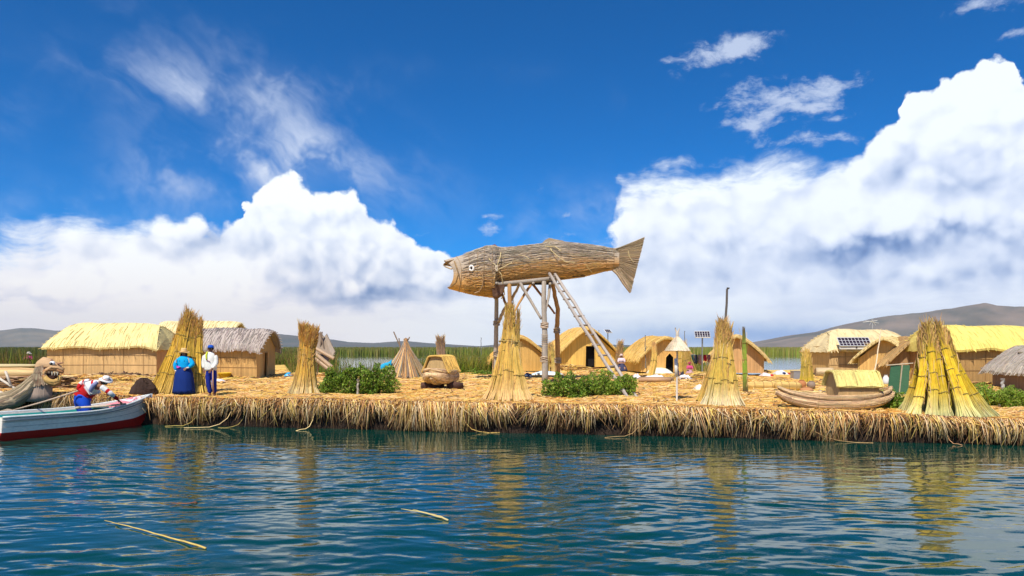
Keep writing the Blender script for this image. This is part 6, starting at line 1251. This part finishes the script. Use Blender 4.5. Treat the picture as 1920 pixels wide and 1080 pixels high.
def rower():
    Y = 22.7; q = lambda px, py, dy=0: at(px, py, Y + dy); fl = BPT(.56, -.05, .08); root = thing('person', 'person in a red and white striped sweater and blue trousers bending in the boat', 'person', tuple(fl))
    J = dict(pelvis=q(155, 743), waist=q(163, 733), chest=q(178, 722, -.05), neck=q(188, 717, -.08), skull=q(197, 716, -.1), crown=q(200, 711, -.1),
             shL=q(170, 714, .15), elL=q(152, 718, .12), wrL=q(145, 730, .0), hdL=q(143, 734, -.04), shR=q(189, 724, -.22), elR=q(208, 738, -.2), wrR=q(222, 750, .1), hdR=q(226, 754, .15),
             hpL=q(151, 752, .1), knL=q(155, 776, .1), anL=(fl.x - .1, Y + .1, .16), toL=(fl.x + .02, Y + .1, .12), hpR=q(158, 752, -.12), knR=q(164, 777, -.12), anR=(fl.x + .12, Y - .1, .16), toR=(fl.x + .25, Y - .1, .12))
    J = {k: Vector(p) for k, p in J.items()}
    body(root, J, 1.0, (0.26, 0.12, 0.07)); face(root, J['skull'], (.75, -.25, -.6), (.55, -.1, .8), .95, (.26, .12, .07))
    BLU = (.008, .075, .55)
    skin_mesh('trousers', [J['pelvis'], J['hpL'], J['knL'], J['anL'], J['hpR'], J['knR'], J['anR'], Vector(J['pelvis']).lerp(J['waist'], .7)], [(0, 1), (1, 2), (2, 3), (0, 4), (4, 5), (5, 6), (0, 7)], [.26, .22, .13, .09, .22, .13, .09, .22], M['cloth'], BLU, root, 2)
    RD = np.array((.52, .012, .015)); WH = np.array((.80, .78, .76)); axis = (J['neck'] - J['waist']); L = axis.length; axis.normalize()
    def tc(p): t = (Vector(p) - J['waist']).dot(axis) / L; return RD if (t < .32 or .66 < t < .78) else WH
    skin_mesh('sweater', [J['waist'], Vector(J['waist']).lerp(J['pelvis'], .25), J['waist'].lerp(J['chest'], .5), J['chest'], J['chest'].lerp(J['neck'], .6), J['neck']], [(0, 1), (0, 2), (2, 3), (3, 4), (4, 5)], [.23, .225, .225, .20, .14, .075], M['cloth'], tc, root, 3)
    for s in 'LR':
        a, b, c = J['sh' + s], J['el' + s], J['wr' + s]; Lt = (b - a).length + (c - b).length
        def ac(p, a=a, b=b, c=c, Lt=Lt):
            p = Vector(p); d1 = max(0, min(1, (p - a).dot(b - a) / (b - a).length_squared)); d2 = max(0, min(1, (p - b).dot(c - b) / (c - b).length_squared)); t = (d1 * (b - a).length + d2 * (c - b).length) / Lt
            return RD if (.30 < t < .42 or t > .66) else WH
        skin_mesh('sleeve', [a, a.lerp(b, .5), b, b.lerp(c, .5), b.lerp(c, .95)], [(0, 1), (1, 2), (2, 3), (3, 4)], [.10, .088, .078, .066, .052], M['cloth'], ac, root, 3)
    vb = MB(); vb.tube([J['neck'] + Vector((-.02, -.12, .02)), J['chest'] + Vector((.08, -.22, .0)), J['waist'] + Vector((.22, -.20, .02)), J['waist'] + Vector((.20, -.15, -.12))], [.05, .07, .06, .03], 8, (.24, .26, .44)); vb.build('waistcoat', M['cloth'], root, True)
    hat(root, J['crown'] + Vector((-.01, -.02, .0)), (.35, -.25, .9), .20, .10, .10, (.82, .78, .74), band=(.5, .2, .15)); hb = MB(); hb.lathe([(.05, -.09), (.092, -.05), (.098, 0), (.07, .05)], tuple(J['skull'] + Vector((-.025, .02, 0))), 12, (.02, .04, .035)); hb.build('hair', M['cloth'], root, True)
rower()
def far_person(label, px, py_base, h, top_col, skirt_col, Y, seated=True, hatc=(.75, .7, .6)):
    b = at(px, py_base, Y); root = thing('person', label, 'person', tuple(b), None); v = lambda a, c, d: b + Vector((a * h, c * h, d * h)); k = h
    V = [v(0, 0, .30), v(0, 0, .48), v(0, 0, .68), v(0, 0, .80), v(0, -.01, .90), v(0, 0, .95), v(-.15, 0, .72), v(-.2, -.1, .52), v(-.1, -.25, .45), v(.15, 0, .72), v(.2, -.1, .52), v(.1, -.25, .45), v(-.1, -.1, .2), v(-.15, -.35, .22), v(-.14, -.35, .03), v(.1, -.1, .2), v(.15, -.35, .22), v(.14, -.35, .03)]
    E = [(0, 1), (1, 2), (2, 3), (3, 4), (4, 5), (2, 6), (6, 7), (7, 8), (2, 9), (9, 10), (10, 11), (0, 12), (12, 13), (13, 14), (0, 15), (15, 16), (16, 17)]
    skin_mesh('body', V, E, [.12 * k, .11 * k, .12 * k, .05 * k, .075 * k, .06 * k, .05 * k, .04 * k, .03 * k, .05 * k, .04 * k, .03 * k, .09 * k, .06 * k, .04 * k, .09 * k, .06 * k, .04 * k], M['skin'], (0.40, 0.21, 0.13), root, 1)
    skin_mesh('jacket', [V[1], V[2], V[3] - Vector((0, 0, .03 * k)), V[6], V[7], V[9], V[10]], [(0, 1), (1, 2), (1, 3), (3, 4), (1, 5), (5, 6)], [.17 * k, .16 * k, .07 * k, .08 * k, .07 * k, .08 * k, .07 * k], M['cloth'], top_col, root, 1)
    loft(root, 'skirt', [(v(0, 0, .46), .15 * k, .14 * k), (v(0, -.04, .3), .26 * k, .28 * k), (v(0, -.06, .1), .34 * k, .38 * k), (v(0, -.06, 0), .36 * k, .4 * k)], skirt_col, n=16, fold=.05)
    hat(root, v(0, 0, .94), (0, 0, 1), .15 * k, .08 * k, .09 * k, hatc, seg=12)
far_person('person in dark clothes sitting behind the parasol post', 1277, 706, .95, (.02, .02, .03), (.03, .03, .05), 39.8, hatc=(.05, .03, .03))
far_person('person in a pink shawl sitting beside the hollow reed stack', 1293, 706, .75, (.62, .08, .22), (.50, .30, .35), 38.6, hatc=(.35, .03, .08))
far_person('person in a white and pink top sitting beyond the ladder', 1165, 696, .95, (.80, .62, .66), (.05, .05, .10), 41, hatc=(.7, .5, .45))
def standing_far(label, px, py, Y, col):
    b = at(px, py, Y); root = thing('person', label, 'person', tuple(b)); v = lambda a, c, d: b + Vector((a, c, d))
    V = [v(0, 0, .9), v(0, 0, 1.1), v(0, 0, 1.3), v(0, 0, 1.45), v(0, 0, 1.55), v(0, 0, 1.62), v(-.18, 0, 1.36), v(-.30, -.1, 1.15), v(-.42, -.2, 1.2), v(.18, 0, 1.36), v(.26, -.05, 1.1), v(.2, -.2, .95), v(-.1, 0, .5), v(-.1, 0, .05), v(.1, 0, .5), v(.1, 0, .05)]
    skin_mesh('body', V, [(0, 1), (1, 2), (2, 3), (3, 4), (4, 5), (2, 6), (6, 7), (7, 8), (2, 9), (9, 10), (10, 11), (0, 12), (12, 13), (0, 14), (14, 15)], [.13, .12, .13, .05, .085, .06, .055, .04, .03, .055, .04, .03, .08, .05, .08, .05], M['skin'], (0.40, 0.21, 0.13), root, 1)
    skin_mesh('jacket', [V[1], V[2], V[3], V[6], V[7], V[9], V[10]], [(0, 1), (1, 2), (1, 3), (3, 4), (1, 5), (5, 6)], [.19, .18, .08, .09, .08, .09, .08], M['cloth'], col, root, 1)
    loft(root, 'skirt', [(v(0, 0, 1.05), .17, .16), (v(0, 0, .6), .3, .28), (v(0, 0, .2), .36, .32)], (.2, .03, .08), n=14); hat(root, v(0, 0, 1.6), (0, 0, 1), .19, .1, .11, (.75, .68, .6), seg=12)
standing_far('distant person in bright pink standing in the reeds at the far left', 54, 706, 50.5, (.70, .06, .25))

# ------------------------------------------------------------------ market goods and odds and ends
def heapcloth(name, label, cat, px, py, wpx, hpx, col, Y=None, d=.5, group=None, stuff=(), seed=0, mat='cloth', bumps=1.0):
    """a rumpled cloth laid over goods: lumpy closed mound"""
    p = gy(px, py) if Y is None else at(px, py, Y); W = wpx / 1371 * p.y; H = hpx / 1371 * p.y; root = thing(name, label, cat, tuple(p), group); n, m = 22, 12; rows = []
    for i in range(n):
        u = -1 + 2 * i / (n - 1); row = []
        for j in range(m):
            w = -1 + 2 * j / (m - 1); z = H * (1 - abs(u) ** 3) * (1 - abs(w) ** 3) * (.55 + .6 * bumps * (float(vn(u * 3.1 + seed, w * 2 + seed)) - .1)); row.append((p.x + u * W, p.y + w * d, p.z + .03 + z))
        rows.append(row)
    rows = np.array(rows); bt = rows.copy(); bt[..., 2] = p.z - .02; mb = MB(); mb.rings(np.concatenate([rows, bt[:, ::-1]], 1), col); mb.build('folds', M[mat], root, True)
    for k, (dx, dz, r, c) in enumerate(stuff):
        b = MB(); b.lathe([(r * .5, -r * .7), (r, 0), (r * .8, r * .5), (.01, r * .8)], (p.x + dx, p.y - d * .8, p.z + dz), 10, c); b.build('folded_bundle', M['cloth'], root, True)
    return root
MG = 'craft goods laid out on cloths'
heapcloth('display_cloth', 'white and pale green sheet over goods before the pointed doorway', 'sheet', 1235, 700, 24, 12, (.72, .76, .66), d=.7, group=MG, seed=1)
heapcloth('display_cloth', 'long white cloth over rolled mats left of the parasol post', 'sheet', 1227, 712, 21, 10, (.82, .80, .84), d=.5, group=MG, seed=2)
heapcloth('display_cloth', 'white sack like cloth on dark goods right of the parasol post', 'sheet', 1284, 711, 12, 8, (.85, .84, .88), d=.4, group=MG, seed=3, stuff=((-.2, .04, .09, (.03, .03, .05)), (.05, .03, .08, (.05, .04, .05))))
heapcloth('display_cloth', 'white and pink cloth pile right of the bush on the ladder', 'sheet', 1193, 711, 9, 10, (.80, .68, .72), d=.4, group=MG, seed=4, stuff=((-.1, .04, .1, (.04, .05, .04)), (.14, .03, .09, (.06, .04, .03))))
heapcloth('display_cloth', 'pale blue and white cloth spread behind the front tower leg', 'sheet', 1026, 703, 30, 7, (.62, .74, .86), d=.6, group=MG, seed=5, stuff=((-.5, .03, .12, (.05, .04, .05)), (-.1, .02, .1, (.08, .06, .05)), (.5, .03, .1, (.03, .03, .05))))
heapcloth('display_cloth', 'dark mixed goods with white scraps right of the golden reed cone', 'goods', 990, 708, 9, 9, (.10, .09, .12), d=.4, group=MG, seed=6, stuff=((-.1, .12, .08, (.8, .8, .8)), (.12, .1, .07, (.6, .6, .62))))
heapcloth('display_cloth', 'white cloth with red patches beside the hut behind the dark topped sheaf', 'sheet', 1436, 706, 10, 8, (.80, .66, .66), d=.4, group=MG, seed=7, stuff=((.22, .06, .11, (.55, .02, .04)),))
heapcloth('display_cloth', 'dark blue and white cloth by the water behind the gabled hut', 'sheet', 1463, 702, 12, 8, (.70, .72, .82), d=.4, group=MG, seed=8, stuff=((.1, .06, .12, (.02, .03, .12)), (.4, .05, .1, (.42, .03, .04))))
heapcloth('white_sack', 'whitish sack left of the pale reed stack with the pole', 'sack', 1311, 731, 9, 9, (.80, .74, .62), d=.3, seed=9)
heapcloth('white_cloth', 'white cloth lying by the yellow tub', 'cloth', 408, 716, 12, 5, (.84, .84, .90), d=.3, seed=10)
heapcloth('blue_cloth', 'small bright blue cloth left of the shaggy reed stack', 'cloth', 541, 706, 7, 8, (.01, .38, .75), d=.25, seed=11, mat='plastic')
for lab, px, dy in (('upper of two brown mat rolls under the long white cloth', 1228, 0), ('lower of two brown mat rolls under the long white cloth', 1222, -.22)):
    p = gy(px, 715); o = thing('mat_roll', lab, 'mat roll', (p.x, p.y + dy - .3, p.z), 'rolled reed mats'); mb = MB(); mb.tube([(p.x - .7, p.y + dy - .3, p.z + .11), (p.x + .75, p.y + dy - .4, p.z + .11)], .12, 14, (.46, .28, .16), stripes=.3); mb.build('roll', M['bundle'], o, True)
    eb = MB(); eb.tube([(p.x + .752, p.y + dy - .4, p.z + .11), (p.x + .77, p.y + dy - .4, p.z + .11)], .10, 12, (.10, .05, .03)); eb.build('open_end', M['bundle'], o)
# yellow tub
p = gy(418, 712); o = thing('yellow_tub', 'bright yellow plastic tub beside the man in white', 'tub', tuple(p)); h = .32; mb = MB(); mb.lathe([(.22, 0), (.30, h * .95), (.33, h), (.33, h + .02), (.28, h + .01), (.21, .05), (.01, .04)], tuple(p + Vector((0, .2, 0))), 20, (.82, .50, .01), sx=1.05); mb.build('shell', M['plastic'], o, True)
mb = MB(); mb.tube([(p.x + .33 * math.cos(a), p.y + .2 + .33 * math.sin(a), p.z + h + .01) for a in np.linspace(0, 6.283, 21)], .018, 6, (.86, .56, .02), caps=False); mb.build('rim', M['plastic'], o, True)
# clay pots
def potm(label, px, py, rpx, col, tall=1.0, dy=0.0):
    p = gy(px, py); Y = p.y + dy; r = rpx / 1371 * Y; c = (p.x, Y, p.z + dy * .01); o = thing('clay_pot', label, 'pot', c, 'round clay pots by the cabin boat'); mb = MB(); mb.lathe([(r * .45, 0), (r * .85, r * .35), (r, r * .85 * tall), (r * .86, r * 1.4 * tall), (r * .45, r * 1.75 * tall), (r * .40, r * 1.72 * tall), (r * .3, r * 1.2 * tall), (.01, r * 1.0)], c, 20, col); mb.build('pot_body', M['clay'], o, True)
    mb = MB(); mb.tube([(c[0] + r * .45 * math.cos(a), c[1] + r * .45 * math.sin(a), c[2] + r * 1.78 * tall) for a in np.linspace(0, 6.283, 17)], r * .09, 6, np.array(col) * .85, caps=False); mb.build('rim', M['clay'], o, True)
potm('orange clay pot left of the grey one behind the long reed boat', 1503, 728, 8.5, (.50, .20, .08)); potm('grey brown clay pot right of the orange one behind the long reed boat', 1521, 729, 8, (.30, .22, .17)); potm('wide low orange clay bowl in front of the two round pots', 1512, 738, 13, (.56, .26, .11), .5)
# bucket, stones, box, log roll
p = gy(1549, 722); o = thing('bucket', 'small blue and turquoise bucket behind the cabin boat', 'bucket', tuple(p)); r = .115; mb = MB(); mb.lathe([(r * .75, 0), (r, .22), (r * 1.08, .23), (r * .9, .21), (r * .68, .03), (.005, .03)], tuple(p), 16, (.01, .25, .62)); mb.build('shell', M['plastic'], o, True)
mb = MB(); mb.lathe([(r * 1.02, .15), (r * 1.12, .24), (r * 1.05, .25), (r * .95, .16)], tuple(p), 16, (.02, .55, .55)); mb.build('rim_band', M['plastic'], o, True)
for i, (px, py, r, c) in enumerate(((1534, 741, .10, (.06, .05, .05)), (1540, 742, .09, (.30, .22, .16)), (1546, 741, .11, (.09, .07, .06)), (1552, 742, .08, (.22, .17, .13)), (1538, 736, .08, (.40, .30, .22)))):
    p = gy(px, py); mb = MB(); mb.lathe([(r * .4, -r * .6), (r, 0), (r * .8, r * .5), (r * .3, r * .8), (.005, r * .82)], tuple(p + Vector((0, 0, r * .5))), 9, c, sx=1.15, sy=.9)
    tag(mb.build('stone', M['clay'], None, True), ['black stone at the left of the small stone pile', 'light brown stone second from left in the small stone pile', 'largest dark stone in the middle of the small stone pile', 'brownish stone at the right end of the small stone pile', 'pale stone lying on top of the small stone pile'][i], 'stone', 'stone pile behind the long reed boat')
p = gy(1497, 712); o = thing('metal_box', 'plain grey box left of the small yellow stack', 'box', tuple(p)); mb = MB(); mb.box(p + Vector((0, .2, .22)), (.52, .45, .42), col=(.42, .41, .42)); mb.build('case', M['metal'], o); mb = MB(); mb.box(p + Vector((0, .2, .445)), (.56, .49, .035), col=(.36, .35, .36)); mb.build('lid', M['metal'], o)
for lab, x0, x1, py, r in (('long golden reed bundle lying left of the clay pots', 1454, 1500, 731, .19), ('long golden reed bundle lying right of the dark topped sheaf', 1402, 1457, 729, .17)):
    a = gy(x0, py); b = gy(x1, py + 1); o = thing('reed_bundle', lab, 'reed bundle', tuple(a), 'bundles lying on the ground'); mb = MB(); mb.tube([a.lerp(b, i / 8) + Vector((0, 0, r * .85)) for i in range(9)], [r * .7] + [r] * 7 + [r * .75], 18, (.64, .42, .14), stripes=.3); q = mb.build('stems', M['bundle'], o, True)
    for t in (.2, .5, .8):
        c = a.lerp(b, t) + Vector((0, 0, r * .85)); mb = MB(); mb.tube([c + Vector((0, (r + .01) * math.cos(k), (r + .01) * math.sin(k))) for k in np.linspace(0, 6.283, 15)], .014, 5, (.4, .26, .1), caps=False); _sub(mb, 'tie', M['straw'], q, o)
p = gy(1545, 700); a = at(1530, 698, 40.4); b = at(1562, 698, 40.2); o = thing('reed_bundle', 'thick pale reed roll at the foot of the solar panel hut', 'reed bundle', tuple(a), 'bundles lying on the ground'); mb = MB(); mb.tube([a.lerp(b, i / 5) for i in range(6)], .26, 18, (.56, .42, .25), stripes=.25); mb.build('stems', M['bundle'], o, True)
mb = MB(); mb.tube([a + Vector((-.01, 0, 0)), a + Vector((.03, 0, 0))], .22, 14, (.3, .2, .12)); mb.build('cut_end', M['bundle'], o)
# green board
p = gy(1684, 740); o = thing('green_board', 'dark green folding board leaning in front of the huts', 'board', tuple(p)); Y = p.y
for (a, b, c_, d_, col) in (((1664, 739), (1671, 686), (1690, 685), (1685, 738), (.035, .11, .05)), ((1687, 738), (1692, 685), (1706, 685), (1703, 738), (.05, .13, .06))):
    mb = MB(); mb.poly([at(*a, Y), at(*b, Y + .3), at(*c_, Y + .3), at(*d_, Y)], (0, .04, .01), col); mb.build('panel', M['paint'], o)
mb = MB(); mb.tube([at(1662, 685, Y + .25), at(1712, 681, Y + .3)], .02, 6, (.66, .56, .4)); mb.build('top_rail', M['wood'], o)
mb = MB(); mb.tube([at(1686, 740, Y - .02), at(1692, 684, Y + .26)], .02, 6, (.4, .34, .24)); mb.build('batten', M['wood'], o)
p = gy(1661, 722); o = thing('white_sack', 'white sack standing left of the green board', 'sack', tuple(p)); mb = MB(); mb.lathe([(.12, 0), (.15, .15), (.13, .32), (.08, .40), (.01, .41)], tuple(p), 12, (.78, .78, .78)); mb.build('bag', M['cloth'], o, True); mb = MB(); mb.lathe([(.05, .40), (.09, .46), (.03, .45)], tuple(p), 10, (.74, .74, .74)); mb.build('neck', M['cloth'], o, True)
# timber and rubble by the left hut
p = gy(215, 710); o = thing('firewood_pile', 'dark untidy pile of roots and sticks in front of the long left hut', 'pile', tuple(p)); mb = MB(); n = 420; P = np.zeros((n, 3, 3)); x = rng.uniform(-2.2, 2.2, n); an = rng.normal(0, .5, n); l = rng.uniform(.15, .6, n); z = .28 * rng.random(n) * (1 - (x / 2.4) ** 2)
for k, t in enumerate((-.5, 0, .5)): P[:, k] = np.stack([p.x + x + np.cos(an) * l * t, p.y + rng.normal(0, .02, n) + .3 * rng.random(n), p.z + z + np.sin(an) * l * t * .5], -1)
mb.tubes(P, rng.uniform(.012, .035, n), 4, jit(np.array([(.12, .06, .04), (.2, .1, .06), (.06, .035, .03), (.4, .27, .15)])[rng.integers(0, 4, n)], n, .4)); mb.build('sticks', M['wood'], o)
# red roots at the right
p = gy(1880, 718); o = thing('root_pile', 'reddish brown root clods behind the flat green bush', 'pile', tuple(p)); mb = MB(); n = 260; P = np.zeros((n, 3, 3)); x = rng.uniform(-1.2, 1.2, n); an = rng.normal(0, .7, n); l = rng.uniform(.08, .3, n)
for k, t in enumerate((-.5, 0, .5)): P[:, k] = np.stack([p.x + x + np.cos(an) * l * t, p.y + .3 * rng.random(n), p.z + .2 * rng.random(n) + np.sin(an) * l * t * .5], -1)
mb.tubes(P, rng.uniform(.015, .04, n), 4, jit(np.array([(.40, .14, .05), (.2, .08, .04), (.5, .25, .1)])[rng.integers(0, 3, n)], n, .4)); mb.build('clods', M['straw'], o)

# reeds afloat on the water -------------------------------------------------
def afloat(label, pts, r, col=(.70, .50, .14)):
    P = [Vector((X(a, CAMH * 1371 / (b - HORIZ)), CAMH * 1371 / (b - HORIZ), .012)) for a, b in pts]; mb = MB(); P2 = []
    for i in range(len(P) - 1):
        for k in range(5): P2.append(P[i].lerp(P[i + 1], k / 5) + Vector((.01 * math.sin(i * 5 + k * 2), 0, .012)))
    P2.append(P[-1]); mb.tube(P2, np.interp(np.linspace(0, 1, len(P2)), [0, .7, 1], [r * .4, r, r * 1.25]), 7, col, stripes=.2); tag(mb.build('floating_reed', M['straw'], None, True), label, 'reed stem', 'cut reeds floating on the lake')
afloat('long yellow reed stem floating near the bottom left', [(196, 979), (250, 992), (320, 1012), (386, 1030)], .012)
afloat('upper pale reed stem of the pair floating in the middle', [(752, 957), (790, 963), (840, 977)], .012, (.72, .58, .26))
afloat('shorter reed stem of the pair floating in the middle', [(774, 958), (805, 966), (832, 973)], .010)
afloat('straight pale reed floating right at the bank below the round bush', [(672, 803), (705, 804), (752, 806)], .022, (.74, .52, .28))
afloat('dark reddish stem floating left of the middle', [(320, 946), (350, 947), (370, 944)], .010, (.35, .12, .06))

# haze -------------------------------------------------------------------------
def haze():
    mb = MB(); mb.box((0, 3600, 170), (15000, 8400, 346), col=(1, 1, 1)); m = bpy.data.materials.new('haze'); m.use_nodes = True; nt = m.node_tree; nt.nodes.remove(nt.nodes['Principled BSDF'])
    v = nt.nodes.new('ShaderNodeVolumePrincipled'); v.inputs['Color'].default_value = (0.70, 0.82, 1.0, 1); v.inputs['Density'].default_value = 0.00006; v.inputs['Anisotropy'].default_value = 0.0
    nt.links.new(v.outputs[0], nt.nodes['Material Output'].inputs['Volume']); o = mb.build('haze', m); o['kind'] = 'stuff'; o.display_type = 'WIRE'
haze()
